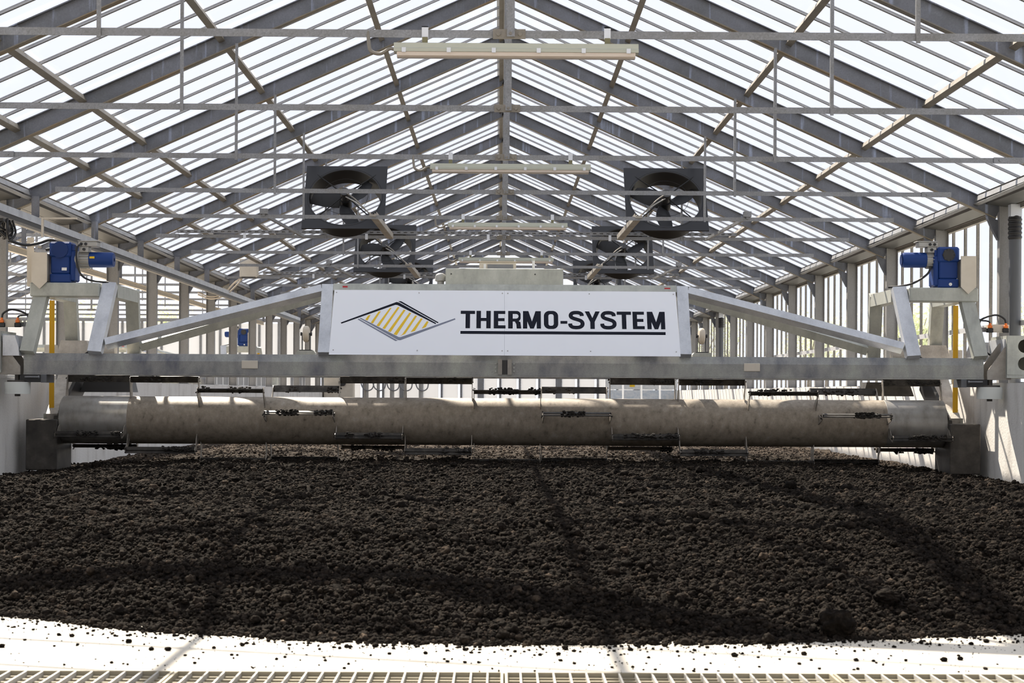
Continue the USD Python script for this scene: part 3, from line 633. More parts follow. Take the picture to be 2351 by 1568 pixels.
# ------------------------------------------------------------------ things standing on the machine
TY = MY + FT                    # world y of the cap beam
def gear_motor(e, label, cover):
    """geared motor on an end arch; e=-1 left, +1 right; local origin on the beam below the gearbox, +x towards the middle is -e"""
    t = thing('gear_motor', label, 'motor', (MX + e * 4.91, TY + .01, TZ + .006))
    d = -e; mo = 0.0 if e < 0 else -.075
    X = lambda a, b: sorted((d * a, d * b))
    g = MB().cbx(*X(-.115, .115), -.12, .14, .0, .10, .012).cbx(*X(-.105, .10), -.11, .13, .10, .44, .012).cbx(*X(-.12, .12), -.125, .145, .28, .455, .02)
    g.cbx(*X(.10, .16), -.10, .12, .02, .36, .015).bx(*X(.10, .15), -.09, .11, .36, .42)
    gb_ = g.build('gearbox', M['motor_blue'], t)
    cr = .072 if cover else .09; m = MB().cyl((0, -.124, .365), (0, -.136, .365), cr, 8 if cover else 28)
    for k in range(10 if cover else 0):
        a = k * math.pi / 5; m.cyl(((cr - .012) * math.cos(a), -.134, .365 + (cr - .012) * math.sin(a)), ((cr - .012) * math.cos(a), -.144, .365 + (cr - .012) * math.sin(a)), .007, 6)
    m.build('end_cover', M['black_paint' if cover else 'motor_blue_dark'], gb_)
    MB().bx(*X(.02, .075), -.1255, -.121, .135, .168).build('rating_label', M['label_white'], gb_) if not cover else MB().cyl((d * -.02, -.12, .04), (d * -.02, -.128, .04), .018, 14).build('oil_plug', M['label_white'], gb_)
    zc = .265 if e < 0 else .315
    f = MB().cyl((d * (.15 + mo), 0, zc), (d * (.19 + mo), 0, zc), .095, 28).cyl((d * (.19 + mo), 0, zc), (d * (.30 + mo), 0, zc), .080, 28)
    for k in range(16):
        a = k * math.pi / 8; f.bar((d * (.20 + mo), .088 * math.cos(a), zc + .088 * math.sin(a)), (d * (.30 + mo), .088 * math.cos(a), zc + .088 * math.sin(a)), .005, .018, (0, math.cos(a), math.sin(a)))
    f.build('flange', M['cast_grey'], t, smooth=35)
    mt = MB().lathe([(.02, d * (.30 + mo)), (.082, d * (.30 + mo)), (.085, d * (.31 + mo)), (.085, d * (.54 + mo)), (.078, d * (.565 + mo)), (.02, d * (.57 + mo))], (0, 0, zc), (1, 0, 0), 36).build('motor_housing', M['motor_blue'], t, smooth=35)
    MB().bx(*X(.315, .37), -.0875, -.082, zc + .008, zc + .03).build('yellow_label', M['sign_yellow'], mt) if e < 0 else MB().cyl((d * (.57 + mo), 0, zc), (d * (.576 + mo), 0, zc), .06, 20).build('fan_grille', M['motor_blue_dark'], mt)
    tb = MB().cbx(*X(.20 + mo, .30 + mo), -.085, .06, zc + .075, zc + .14, .006).cbx(*X(.19 + mo, .40 + mo), -.09, .06, zc + .14, zc + .195, .006).cbx(*X(.185 + mo, .42 + mo), -.095, .065, zc + .195, zc + .205, .003).build('terminal_box', M['cast_grey'], t)
    m = MB()
    for x, z in ((.225, .167), (.275, .167), (.255, .108)): m.cyl((d * (x + mo), -.084, zc + z), (d * (x + mo), -.102, zc + z), .016, 14)
    m.build('cable_gland', M['black_rubber'], tb)
    MB().prism([(0, .08), (.08, 0), (.17, .08), (.17, .42), (0, .42)] if e > 0 else [(0, .08), (.09, 0), (.17, .08), (.17, .40), (0, .40)], .012, (-.295 if d > 0 else .118, -.178, -.072), (1, 0, 0), (0, 0, 1)).build('cover_plate', M['beige_plate'], t)
    MB().bx(*X(-.285, -.14), -.14, .10, .02, .32).build('cover_box', M['beige_plate'], t)
    if e < 0:
        MB().bx(-.40 + .03, -.30 + .005, -.10, -.09, -.04, .50).bx(-.37, -.362, -.09, .0, -.04, .50).build('mounting_post', M['beige_plate'], t)
        MB().tube([(.225, -.10, zc + .167), (.19, -.13, zc + .12), (.185, -.13, zc - .02), (.23, -.12, zc - .17), (.33, -.08, .03), (.52, -.05, .012)], .011).build('power_cable', M['black_rubber'], t, smooth=True)
    else:
        MB().tube([(-.18, -.06, zc - .07), (-.22, -.05, zc - .16), (-.36, -.02, .06), (-.50, .02, .025), (-.62, .08, .016)], .012).build('power_cable', M['black_rubber'], t, smooth=True)
    return t
gm_l = gear_motor(-1, 'blue geared motor standing on the left end arch of the machine', False)
gm_r = gear_motor(1, 'blue geared motor with a black round cover on the right end arch', True)

def sensor_box(e, label):
    t = thing('sensor_box', label, 'switch box', (MX + e * 5.32, MY - .62, 1.665))
    X = lambda a, b: sorted((e * a, e * b))
    MB().cbx(*X(.03, .27), -.03, .05, 0, .085, .004).build('box', M['beige_plate'], t)
    for a in (.05, .225):
        c = MB().cbx(*X(a - .035, a + .035), -.06, -.03, -.005, .045, .006).build('connector', M['black_rubber'], t)
        MB().cbx(*X(a - .022, a + .022), -.068, -.03, .045, .075, .006).cyl((e * a, -.05, .075), (e * a, -.05, .10), .014, 12).build('orange_nut', M['orange_plastic'], c)
        MB().tube([(e * a, -.05, .09), (e * (a - .02), -.05, .15 if a > .1 else .12), (e * (a - .12), -.04, .19 if a > .1 else .13), (e * -.05, -.02, .13), (e * -.075, -.01, .0), (e * -.07, -.02, -.14), (e * .02, -.04, -.23), (e * .10, -.05, -.27)], .011 if a > .1 else .009).build('cable', M['black_rubber'], t, smooth=True)
    MB().tube([(e * -.075, -.01, .06), (e * -.078, -.01, -.05), (e * -.072, -.02, -.14), (e * .0, -.03, -.22)], .022).build('cable_bundle', M['black_rubber'], t, smooth=True)
    MB().bar((e * -.10, .03, .03), (e * .06, .03, .03), .02, .05).build('holder', M['zinc_tie'], t)
    return t
sensor_box(-1, 'beige switch box with orange connectors and black cables at the left outer leg')
sensor_box(1, 'beige switch box with orange connectors and black cables at the right outer leg')

def rotor_drive(e, label):
    t = thing('rotor_drive', label, 'motor', (MX + e * 5.06, MY + .86, 1.375))
    X = lambda a, b: sorted((e * a, e * b))
    MB().hull([(e * a, y, z) for a, z in ((-.18, 0), (.26, 0), (.20, .185), (-.10, .185)) for y in (-.14, .16)]).build('housing', M['dusty_pale'], t)
    MB().cyl((e * -.18, 0, .08), (e * -.42, 0, .08), .085, 24).cyl((e * -.30, 0, .1), (e * -.30, 0, .21), .05, 14).build('motor', M['dusty_pale'], t, smooth=35)
    MB().tube([(e * -.26, -.06, .2), (e * -.28, -.10, .24), (e * -.24, -.12, .15), (e * -.14, -.14, .06), (e * -.05, -.15, .0)], .012).build('cable', M['black_rubber'], t, smooth=True)
    MB().bx(*X(-.62, -.24), -.16, .10, -.02, .02).build('base_plate', M['beige_plate'], t)
    m = MB().bx(*X(.26, .42), -.05, .16, 0, .13)
    m.build('gear_cover', M['dusty_pale'], t)
    return t
rotor_drive(-1, 'pale dusty rotor drive behind the left end of the main beam')
rotor_drive(1, 'pale dusty rotor drive behind the right end of the main beam')

def support_wheel(x, label):
    t = thing('support_wheel', label, 'wheel', (x, MY + .86, 1.372))
    MB().hull([(sx * a, y, z) for sx in (-1, 1) for a, z in ((.115, 0), (.115, .06), (.095, .085)) for y in (-.09, .09)]).build('base_block', M['zinc_olive'], t)
    MB().bx(-.075, .075, -.07, .07, .085, .095).bx(-.052, -.044, -.035, .035, .095, .29).bx(.044, .052, -.035, .035, .095, .29).cyl((-.065, 0, .285), (.065, 0, .285), .014, 12).cyl((-.068, 0, .285), (-.05, 0, .285), .024, 6).cyl((.05, 0, .285), (.068, 0, .285), .024, 6).build('fork', M['black_paint'], t)
    MB().lathe([(.02, -.036), (.075, -.036), (.09, -.028), (.098, -.012), (.098, .012), (.09, .028), (.075, .036), (.02, .036)], (0, 0, .285), (1, 0, 0), 36).build('wheel', M['wheel_cream'], t, smooth=35)
support_wheel(-2.315, 'cream wheel on a black fork behind the left sign post')
support_wheel(2.415, 'cream wheel on a black fork behind the right sign post')

eb = thing('equipment_box', 'flat galvanized box lying on the middle of the header beam', 'box', (MX, MY - .05, TZ + .002))
MB().cbx(-.675, .66, -.15, .30, .024, .225, .008).build('body', M['zinc_olive'], eb)
for x in (-.61, .34): MB().cyl((x, -.15, .16), (x, -.156, .16), .008, 10).build('bolt', M['black_paint'], eb)
dl = thing('dome_lamp', 'small white domed fitting at the left end of the flat galvanized box', 'lamp', (MX - .735, MY - .05, TZ + .002))
MB().lathe([(0, .18), (.025, .178), (.05, .165), (.062, .14), (.064, .09), (.04, .08), (.04, .024), (0, .024)], (0, 0, 0), (0, 0, 1), 24).build('dome', M['cast_grey'], dl, smooth=40)
MB().cyl((0, 0, .024), (0, 0, .04), .055, 20).build('base', M['cast_grey'], dl)
cb_ = thing('control_box', 'shallow beige control box with a grey window behind the flat galvanized box', 'box', (MX - .085, MY + .48, TZ + .002))
MB().cbx(-.215, .215, -.10, .10, 0, .345, .006).build('body', M['beige_plate'], cb_)
MB().bx(-.235, .225, -.115, .11, .345, .352).build('lid', M['beige_plate'], cb_)
MB().bx(-.12, .18, -.106, -.10, .235, .315).build('window', M['screen_grey'], cb_)
MB().bx(-.165, -.135, -.106, -.10, .26, .32).build('label', M['label_white'], cb_)
tl = thing('signal_tube', 'short upright white tube right of the beige control box', 'lamp', (MX + .335, MY + .48, TZ + .002))
MB().cyl((0, 0, .06), (0, 0, .38), .016, 16).build('tube', M['label_white'], tl, smooth=40)
MB().cyl((0, 0, .0), (0, 0, .07), .022, 16).cyl((0, 0, .37), (0, 0, .395), .020, 16).build('socket', M['lamp_body'], tl, smooth=40)

# ------------------------------------------------------------------ tube lamps
def tube_lamp(i, label):
    t = thing('tube_lamp', label, 'lamp', (XC + .055, fy(i) - .075, CAMZ + 2.205))
    L = .785
    MB().prism([(-.05, -.012), (.05, -.012), (.05, .008), (.040, .014), (.036, .046), (-.036, .046), (-.040, .014), (-.05, .008)], 2 * L, (-L, 0, 0), (0, 1, 0), (0, 0, 1)).build('housing', M['lamp_body'], t)
    MB().prism([(-.044, -.013), (-.040, -.036), (-.024, -.045), (.024, -.045), (.040, -.036), (.044, -.013)], 2 * L - .04, (-L + .02, 0, 0), (0, 1, 0), (0, 0, 1)).build('diffuser', M['lamp_diffuser'], t)
    for k in range(6):
        x = -L + .065 + k * (2 * L - .13) / 5
        MB().bx(x - .013, x + .013, -.056, -.050, -.018, .012).build('clip', M['clip_white'], t)
    for x in (-.587, .587):
        h = MB().bx(x - .021, x + .021, .004, .010, .085, .16).bx(x - .021, x + .021, .004, .04, .154, .16).build('hanger_clip', M['clip_white'], t)
        MB().bx(x - .018, x + .018, -.01, .006, .046, .088).build('spring_clip', M['clip_olive'], h)
    MB().tube([(-L, 0, .01), (-L - .03, .0, .012), (-L - .09, .0, -.02), (-L - .15, .01, .0), (-L - .165, .02, .06), (-L - .17, .03, .13)], .012).build('cable_conduit', M['zinc_purlin'], t, smooth=True)
    return t
lp = tube_lamp(0, 'nearest long tube lamp, under the first roof tie')
for i, lab in ((2, 'second long tube lamp, between the tops of the two nearest fans'), (4, 'third long tube lamp, just below the nearest fans'), (6, 'fourth long tube lamp, above the beige control box')):
    copy(lp, (XC + .055, fy(i) - .075, CAMZ + 2.205), lab)

# ------------------------------------------------------------------ fans
def make_fan(e, loc, label):
    t = thing('ventilation_fan', label, 'fan', loc)
    th = math.radians(34); L = 1.17
    u = np.array([0, math.sin(th), math.cos(th)]); x = np.array([e * 1.0, 0, 0]) ; nb = np.array([0, math.cos(th), -math.sin(th)])   # up the plate; backwards through the fan
    X1 = np.array([1.0, 0, 0])
    pl = sbox(-L / 2, 0, L / 2, L).difference(Point(0, L / 2).buffer(.515, 48))
    MB().prism(pl, .02, nb * .02, X1, u).build('square_plate', M['fan_plate'], t) if False else MB().prism(pl, .02, (0, 0, 0), X1, u).build('square_plate', M['fan_plate'], t)
    c = u * L / 2
    MB().lathe([(.555, -.015), (.535, -.022), (.515, 0), (.505, .26), (.515, .26), (.545, .0), (.555, -.015)], c, nb, 56).build('shroud_ring', M['fan_black'], t, smooth=35)
    hub = MB().cyl(c + nb * .02, c + nb * .17, .085, 24).build('hub', M['fan_black'], t, smooth=35)
    for k in range(3):
        a = math.radians((158 if e < 0 else 140) + 120 * k)
        rd, tg = X1 * math.cos(a) + u * math.sin(a), -X1 * math.sin(a) + u * math.cos(a)
        m = MB(); rows = []
        for q in np.linspace(0, 1, 9):
            r_ = .07 + .42 * q; w = .07 + .09 * math.sin(math.pi * min(1, q * .8 + .1)); sw = .10 * q * q
            row = []
            for s_ in np.linspace(-1, 1, 6):
                row.append(c + nb * (.10 + .055 * s_ * (1 - .4 * q) + .015 * s_ * s_) + rd * r_ + tg * (w * s_ * .75 + sw))
            rows.append(row)
        V = np.array(rows).reshape(-1, 3); f = []
        for a_ in range(8):
            for b_ in range(5): f.append([a_ * 6 + b_, a_ * 6 + b_ + 1, (a_ + 1) * 6 + b_ + 1, (a_ + 1) * 6 + b_])
        V2 = V + nb * .008; f = np.array(f); n_ = len(V)
        edge = [[i, i + 1, i + 1 + n_, i + n_] for i in range(5)] + [[48 + i + 1, 48 + i, 48 + i + n_, 48 + i + 1 + n_] for i in range(5)] + [[6 * i + 6, 6 * i, 6 * i + n_, 6 * i + 6 + n_] for i in range(8)] + [[6 * i + 5, 6 * i + 11, 6 * i + 11 + n_, 6 * i + 5 + n_] for i in range(8)]
        m.add(np.vstack([V, V2]), np.vstack([f, f[:, ::-1] + n_, np.array(edge)])).build('blade', M['fan_blade'], t, smooth=50)
    for k in range(4):
        a = math.radians(45 + 90 * k); o = X1 * math.cos(a) + u * math.sin(a)
        MB().cyl(c + o * .06 - nb * .06, c + o * .60 - nb * .012, .009, 10).build('strut', M['fan_black'], t)
    MB().cyl(c - nb * .14, c + nb * .02, .07, 20).build('motor', M['black_paint'], t, smooth=35)
    for r_ in (.33,): MB().tube([c - nb * .03 + (X1 * math.cos(q) + u * math.sin(q)) * r_ for q in np.linspace(0, 6.283, 15)], .003, 5).build('guard_wire', M['fan_black'], t)
    m = MB()
    for cx, cy in ((-.56, .03), (.56, .03), (-.56, L - .03), (.56, L - .03)): m.cyl(X1 * cx + u * cy, X1 * cx + u * cy - nb * .015, .016, 8)
    m.build('corner_bolts', M['clip_white'], t)
    # arms that carry the plate from the tie in front to the rail behind
    xo = e * .66
    MB().bar((xo + e * .22, -1.68, .02), (xo - e * .0, 1.04, -.02), .035, .035).bx(*sorted((xo + e * .17, xo + e * .27)), -1.70, -1.60, .03, .10).build('outer_arm', M['zinc_tie'], t)
    xi = -e * .55
    MB().bar((xi, -1.68, .02), (xi - e * .05, 1.04, -.02), .09, .03).bar((xi - .045, -1.6, .04), (xi - .045 - e * .05, 1.03, .01), .006, .07).bar((xi + .045, -1.6, .04), (xi + .045 - e * .05, 1.03, .01), .006, .07).build('tray_arm', M['bracket_brown'], t)
    MB().tube([c - nb * .13, c - nb * .16 - u * .15 + X1 * (-e * .15), c - nb * .12 - u * .40 + X1 * (-e * .38), X1 * xi - nb * .05 + u * .06, np.array([xi, -.9, .10]), np.array([xi, -1.5, .06])], .009).build('motor_cable', M['zinc_purlin'], t, smooth=True)
    MB().tube([c - nb * .10 - u * .05, c - nb * .1 - u * .2 + X1 * (-e * .20), c - nb * .1 - u * .46 + X1 * (-e * .46)], .009).build('tension_rod', M['cast_grey'], t, smooth=True)
    return t
FZ = CAMZ + 2.32
fans = {}
for e, nm in ((-1, 'left'), (1, 'right')):
    fans[e] = make_fan(e, (XC + .03 + e * 2.30, fy(4) + 1.60, FZ), f'large black square fan, the {nm} one of the nearest pair')
    copy(fans[e], (XC + .03 + e * 2.30, fy(7) + 1.60, FZ), f'black square fan of the middle pair, behind the {nm} nearest fan')
    copy(fans[e], (XC + .03 + e * 2.30, fy(10) + 1.60, FZ), f'small black fan of the far pair, low beside the flat box on its {nm}')
def rail(i, x0, x1, label):
    t = thing('perforated_rail', label, 'rail', (0, fy(i) - .10, CAMZ + 2.36))
    m = MB()
    m.bx(x0, x1, -.02, -.016, .0, .014).bx(x0, x1, -.02, -.016, .030, .044)
    for x in np.arange(x0, x1 - .05, .10): m.bx(x, x + .05, -.02, -.016, .014, .030)
    m.bx(x0, x1, -.016, .02, .044, .047).bx(x0, x1, .016, .02, .0, .044)
    m.build('channel', M['zinc_tie'], t)
    for x in np.arange(x0 + 1.0, x1 - .5, 1.8): MB().bx(x - .02, x + .02, -.03, -.021, -.085, .0).build('clamp', M['clip_white'], t)
    return t
rail(5, -4.78, 3.50, 'perforated steel rail lying along the tie behind the nearest fans')
rail(8, -4.70, 3.55, 'perforated steel rail lying along the tie behind the second pair of fans')

# ------------------------------------------------------------------ festoon rail on the left, cable loops, downpipes
RX, RZ2 = -5.33, CAMZ + 1.90
fr = thing('cable_rail', 'long galvanized cable rail hung along the left columns', 'rail', (RX, 0, RZ2))
MB().bx(-.03, .03, 10.5, 44, .02, .10).build('channel', M['zinc_bright'], fr)
MB().bx(-.022, .022, 10.5, 44, -.03, .019).build('lip', M['black_paint'], fr)
MB().bx(-.03, .03, 10.5, 44, -.06, -.031).build('lower_strip', M['zinc_purlin'], fr)
for i in range(2, 13):
    zr = ZB - SL * (abs(RX) - XC) - RZ2
    MB().bx(-.045, .045, fy(i) - .05, fy(i) - .042, .10, zr + .02).bx(-.045, -.037, fy(i) - .042, fy(i) + .0, .10, zr).build('hanger_plate', M['zinc_rafter'], fr)
fr2 = thing('cable_rail', 'lower beige cable rail hung behind the left columns', 'rail', (-6.3, 0, RZ2 - .02))
MB().bx(-.03, .03, 12, 44, -.08, .0).bx(-.06, .06, 12, 44, -.012, .0).build('channel', M['beige_plate'], fr2)
for i in range(2, 13): MB().bx(-.03, .03, fy(i) + .09, fy(i) + .10, .0, .72).build('hanger_plate', M['zinc_rafter'], fr2)
fc = thing('festoon_cable', 'black bunch of looped cables hanging from the cable rail at the left edge', 'cable', (RX + .02, 17.9, RZ2 - .06))
r = np.random.default_rng(3)
MB().bx(-.03, .03, -.30, .02, -.03, .0).build('carrier', M['black_paint'], fc)
for k in range(9):
    x = r.uniform(-.07, .07); y0_ = r.uniform(-.3, -.15); y1_ = r.uniform(-.12, .02); dz = r.uniform(.09, .24)
    MB().tube([(x, y0_, 0), (x + r.uniform(-.05, .05), y0_ - .04, -dz * .6), (x + r.uniform(-.06, .06), (y0_ + y1_) / 2, -dz), (x + r.uniform(-.04, .04), y1_ + .04, -dz * .6), (x, y1_, 0)], .012).build('loop', M['black_rubber'], fc, smooth=True)
MB().tube([(.04, -.10, -.22), (.12, .2, -.24), (.22, .4, -.20), (.33, .45, -.16), (.42, .46, -.19), (.40, .46, -.24), (.28, .46, -.27)], .017).build('long_cable', M['black_rubber'], fc, smooth=True)
cl = thing('cable_bridge', 'slim beige bar reaching from the cable rail above the left geared motor', 'bar', (-5.02, MY - .62, 2.86))
MB().bx(-.05, .34, -.02, .02, .0, .016).build('bar', M['beige_plate'], cl)
MB().bx(-.05, -.03, -.02, .02, -.2, .0).build('foot', M['beige_plate'], cl)

def downpipe(i, label):
    t = thing('downpipe', label, 'pipe', (XC + 5.82, fy(i) - .25, 0))
    MB().cyl((0, 0, WT), (0, 0, 2.80), .066, 24).build('pipe', M['pipe_grey'], t, smooth=40)
    prof = [(.066, 2.74)]
    for k in range(5): prof += [(.078, 2.76 + k * .05), (.078, 2.775 + k * .05), (.070, 2.785 + k * .05), (.070, 2.80 + k * .05)]
    prof += [(.06, 3.01)]
    MB().lathe(prof, (0, 0, 0), (0, 0, 1), 28).build('ribbed_sleeve', M['black_rubber'], t, smooth=30)
    MB().bx(-.065, .06, -.06, .05, 3.0, 3.14).build('outlet', M['clip_white'], t)
    return t
downpipe(3, 'dark grey downpipe with a ribbed sleeve beside the nearest right column')
downpipe(12, 'far dark grey downpipe with a ribbed sleeve beside a right column')

ac = thing('ceiling_cabinet', 'small beige cabinet with pale cables hanging under a roof tie on the left', 'cabinet', (-4.92, fy(7) + 2.3, CAMZ + 2.26))
MB().cbx(-.17, .17, -.12, .12, 0, .36, .01).build('body', M['beige_plate'], ac)
MB().bx(-.13, .13, -.13, .13, -.015, .0).build('bottom_frame', M['black_paint'], ac)
MB().tube([(-.15, 0, 0), (-.3, 0, -.12), (-.5, 0, -.32), (-.75, 0, -.38), (-1.0, 0, -.30)], .016).build('cable', M['cable_pale'], ac, smooth=True)
MB().tube([(-.12, 0, 0), (-.25, 0, -.16), (-.48, 0, -.36), (-.75, 0, -.42), (-1.0, 0, -.34)], .016).build('cable', M['cable_pale'], ac, smooth=True)
MB().bar((.6, 0, .0), (-.6, 0, .0), .04, .04).build('carrier_bar', M['zinc_tie'], ac)

# ------------------------------------------------------------------ far end: cabinet, pipe rack, banner, screens
vc = thing('vent_cabinet', 'cream cabinet with a round black opening at the far end', 'cabinet', (-4.95, 51.2, 0))
MB().cbx(-.45, .45, -.3, .3, 0, 1.75, .02).build('body', M['beige_plate'], vc)
MB().cyl((.12, -.3, 1.28), (.12, -.34, 1.28), .11, 24).build('opening', M['black_rubber'], vc)
pr = thing('pipe_rack', 'grey pipe with looped cables along the far end wall', 'pipe', (-4.2, 51.6, 0))
MB().cyl((-.6, 0, 1.37), (2.0, 0, 1.33), .05, 12).build('pipe', M['cast_grey'], pr, smooth=40)
for k, x in enumerate((.05, .42, .85, 1.25, 1.75)):
    MB().cyl((x, 0, 0), (x, 0, 1.5), .05 if k % 2 else .07, 10).build('upright', M['cast_grey'], pr)
    MB().tube([(x - .18, -.08, 1.34), (x - .1, -.1, 1.12), (x + .06, -.1, 1.04), (x + .2, -.1, 1.12), (x + .24, -.08, 1.34)], .02).build('cable_loop', M['screen_grey'], pr)
bn = thing('banner', 'pale patchwork of light blue and white panels at the right of the far wall', 'banner', (4.3, 51.9, 0))
nmat('banner_blue', [(.4, (.50, .56, .62)), (.6, (.66, .68, .70))], scale=9, detail=6)
nmat('banner_white', [(.4, (.60, .62, .62)), (.6, (.72, .72, .70))], scale=14, detail=6)
for k in range(4):
    MB().bx(-.98 + k * .58, -.98 + k * .58 + .52, 0, .02, 1.12, 1.48).build('panel', M['banner_white'], bn)
    MB().bx(-.98 + k * .58, -.98 + k * .58 + .52, 0, .02, .55, 1.10).build('panel', M['banner_blue'], bn)
MB().bx(-.22, -.06, -.006, -.001, 1.20, 1.30).build('orange_mark', M['sign_yellow'], bn)
for i in range(8, 14):
    for k in range(3):
        if 41.0 < fy(i) + .5 + k * .75 < 45.5: continue
        t = thing('dark_screen', 'dark grey screen in a white frame standing on the left wall between columns', 'screen', (-5.80, fy(i) + .5 + k * .75, WT), 'dark screens on the left wall')
        MB().bx(-.02, .02, -.33, .33, 0.02, .44).build('panel', M['screen_grey'], t)
        MB().bx(-.03, .03, -.36, -.33, 0, .47).bx(-.03, .03, .33, .36, 0, .47).bx(-.03, .03, -.33, .33, .44, .47).bx(-.03, .03, -.33, .33, 0, .02).build('frame', M['frame_white'], t)

# the machine of the neighbouring hall, far down
copy(turner, (NX + .02, 43.4, 0), 'second galvanized turning machine, far off in the neighbouring hall')
copy(gm_r, (NX + .02 + 4.91, 43.4 + FT + .01, TZ + .006), 'small blue geared motor far off in the neighbouring hall, behind the left columns')

# ------------------------------------------------------------------ floor grating
GW, CELL = 1.118, .0559
labs = ['leftmost floor grating at the lower edge of the picture', 'floor grating left of the middle joint', 'floor grating right of the middle joint', 'rightmost floor grating at the lower edge of the picture']
for k in range(-2, 2):
    x0g = .02 + k * GW
    t = thing('floor_grating', labs[k + 2], 'grating', (x0g, GY0, 0), 'floor gratings in the channel')
    MB().bx(.003, .012, .004, .616, -.055, .004).bx(GW - .012, GW - .003, .004, .616, -.055, .004).bx(.012, GW - .012, .004, .012, -.055, .004).bx(.012, GW - .012, .608, .616, -.055, .004).build('frame', M['grating_tan'], t)
    m = MB()
    for x in np.arange(CELL, GW - .02, CELL): m.bx(x - .003, x + .003, .012, .608, -.022, .003)
    m.build('bearing_bars', M['grating_steel'], t, kind='stuff')
    m = MB()
    for y in np.arange(CELL * .6, .6, CELL): m.bx(.012, GW - .012, y - .006, y + .006, -.024, -.012)
    m.build('cross_bars', M['grating_tan'], t, kind='stuff')
# ------------------------------------------------------------------ soil
def cell_bumps(X, Y, s, seed):
    """rounded grains of about size s: height 0..1"""
    gx, gy = X / s, Y / s; ix, iy = np.floor(gx).astype(np.int64), np.floor(gy).astype(np.int64)
    best = np.zeros_like(X)
    for a in (-1, 0, 1):
        for b in (-1, 0, 1):
            cx, cy = ix + a, iy + b
            h = (cx * 374761393 + cy * 668265263 + seed * 1442695041) & 0xFFFFFFFF
            h = ((h ^ (h >> 13)) * 1274126177) & 0xFFFFFFFF; h ^= h >> 16
            rx, ry, rs = (h & 1023) / 1023., ((h >> 10) & 1023) / 1023., ((h >> 20) & 1023) / 1023.
            d2 = (gx - cx - rx) ** 2 + (gy - cy - ry) ** 2
            r_ = .38 + .42 * rs
            best = np.maximum(best, r_ * np.sqrt(np.clip(1 - d2 / r_ ** 2, 0, None)))
    return best
def fbm2(X, Y, s, seed, o=3): return meshkit.fbm(np.stack([X / s, Y / s, np.full_like(X, .37)], -1), o, seed) - .5
def toe(X): return 6.33 + np.where(X < .02, .175, .09) * np.minimum(np.abs(X - .02), 3.2) ** 2 + .16 * fbm2(X, X * 0, .5, 5)
def soil_base(X, Y):
    t = np.clip((Y - toe(X)) / 2.15, -1, 1)
    h = np.where(t > 0, .315 * (1 - (1 - np.clip(t, 0, 1)) ** 1.75), .5 * t)
    h = h - np.clip((Y - 9) / 8, 0, 1) * .135
    prof = 1 - .86 * np.clip((np.abs(X - XC) - 3.1) / 2.35, 0, 1) ** 1.8
    low = fbm2(X * .8 + Y * .6, Y * .8 - X * .6, 1.1, 3) * .05 + fbm2(X, Y, .33, 9) * .05
    return h * np.where(h > 0, prof, 1) + low * np.clip(h / .06, 0, 1)
def soil_height(X, Y):
    e = np.clip((Y - toe(X)) / .25 + 1.0, 0, 1)
    g = .040 * cell_bumps(X, Y, .08, 1) * np.clip((fbm2(X, Y, .3, 21) - .06) * 12, 0, 1) + .024 * cell_bumps(X, Y, .036, 2) * np.clip(.55 + fbm2(X, Y, .15, 31) * 2.2, .15, 1) + .015 * cell_bumps(X, Y, .019, 3)
    return soil_base(X, Y) + g * (.45 + .55 * e) - .020
def sheet(ys, half, nc, no, name):
    u = np.concatenate([np.linspace(-1, -.0001, no)[:-1] - 1, np.linspace(-1, 1, nc), 1 + np.linspace(.0001, 1, no)[1:]])
    rows = []
    W = 5.46
    for y in ys:
        w = min(half(y), W - .1)
        rows.append(np.where(np.abs(u) <= 1, u * w, np.sign(u) * (w + (np.abs(u) - 1) * (W - w))))
    X = np.array(rows) + XC; Y = np.repeat(np.array(ys)[:, None], X.shape[1], 1)
    jit = np.random.default_rng(11)
    Z = soil_height(X, Y)
    r_, c_ = X.shape; i = np.arange(r_ - 1)[:, None] * c_ + np.arange(c_ - 1)[None]
    q = np.stack([i, i + 1, i + c_ + 1, i + c_], -1).reshape(-1, 4)
    v = np.stack([X, Y, Z], -1).reshape(-1, 3)
    keep = Z.reshape(-1)[q].max(1) > -.02
    return v, q[keep]
ys = np.concatenate([np.arange(5.95, 8.7, .012), np.arange(8.7, 12, .02), np.arange(12, 19.5, .03)])
v1, q1 = sheet(ys, lambda y: .335 * y + .15, 520, 60, 'a')
ys2 = np.concatenate([np.arange(19.48, 24, .035), np.arange(24, 34, .12), np.arange(34, 50.5, .4)])
v2, q2 = sheet(ys2, lambda y: 5.3, 420, 4, 'b')
so = thing('soil_bed', 'deep bed of dark crumbly sludge soil filling the hall between the walls', 'soil', kind='stuff')
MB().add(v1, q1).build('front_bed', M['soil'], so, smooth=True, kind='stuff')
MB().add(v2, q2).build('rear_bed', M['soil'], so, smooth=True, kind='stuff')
r = np.random.default_rng(77); P, S_ = [], []
def scatter(n, ya, yb, hw, s0, s1, pw):
    y = r.uniform(ya, yb, n); x = XC + r.uniform(-1, 1, n) * np.minimum(hw(y), 5.42)
    if ya < 6: y = toe(x) + r.uniform(-.10, 2.5, n)
    s = s0 + (s1 - s0) * r.random(n) ** pw
    z = np.maximum(soil_height(x, y), 0) + s * r.uniform(.0, .9, n)
    P.append(np.stack([x, y, z], 1)); S_.append(s)
scatter(52000, 5.9, 8.7, lambda y: y * 0 + 2.75, .0050, .0125, 2.0)
scatter(260, 5.9, 8.7, lambda y: y * 0 + 2.75, .014, .026, 2.5)
scatter(44000, 8.5, 12.0, lambda y: .335 * y + .1, .0042, .0125, 2.0)
scatter(250, 8.5, 12.0, lambda y: .335 * y + .1, .018, .032, 2.5)
scatter(50000, 12.0, 19.2, lambda y: .335 * y + .1, .005, .0145, 1.9)
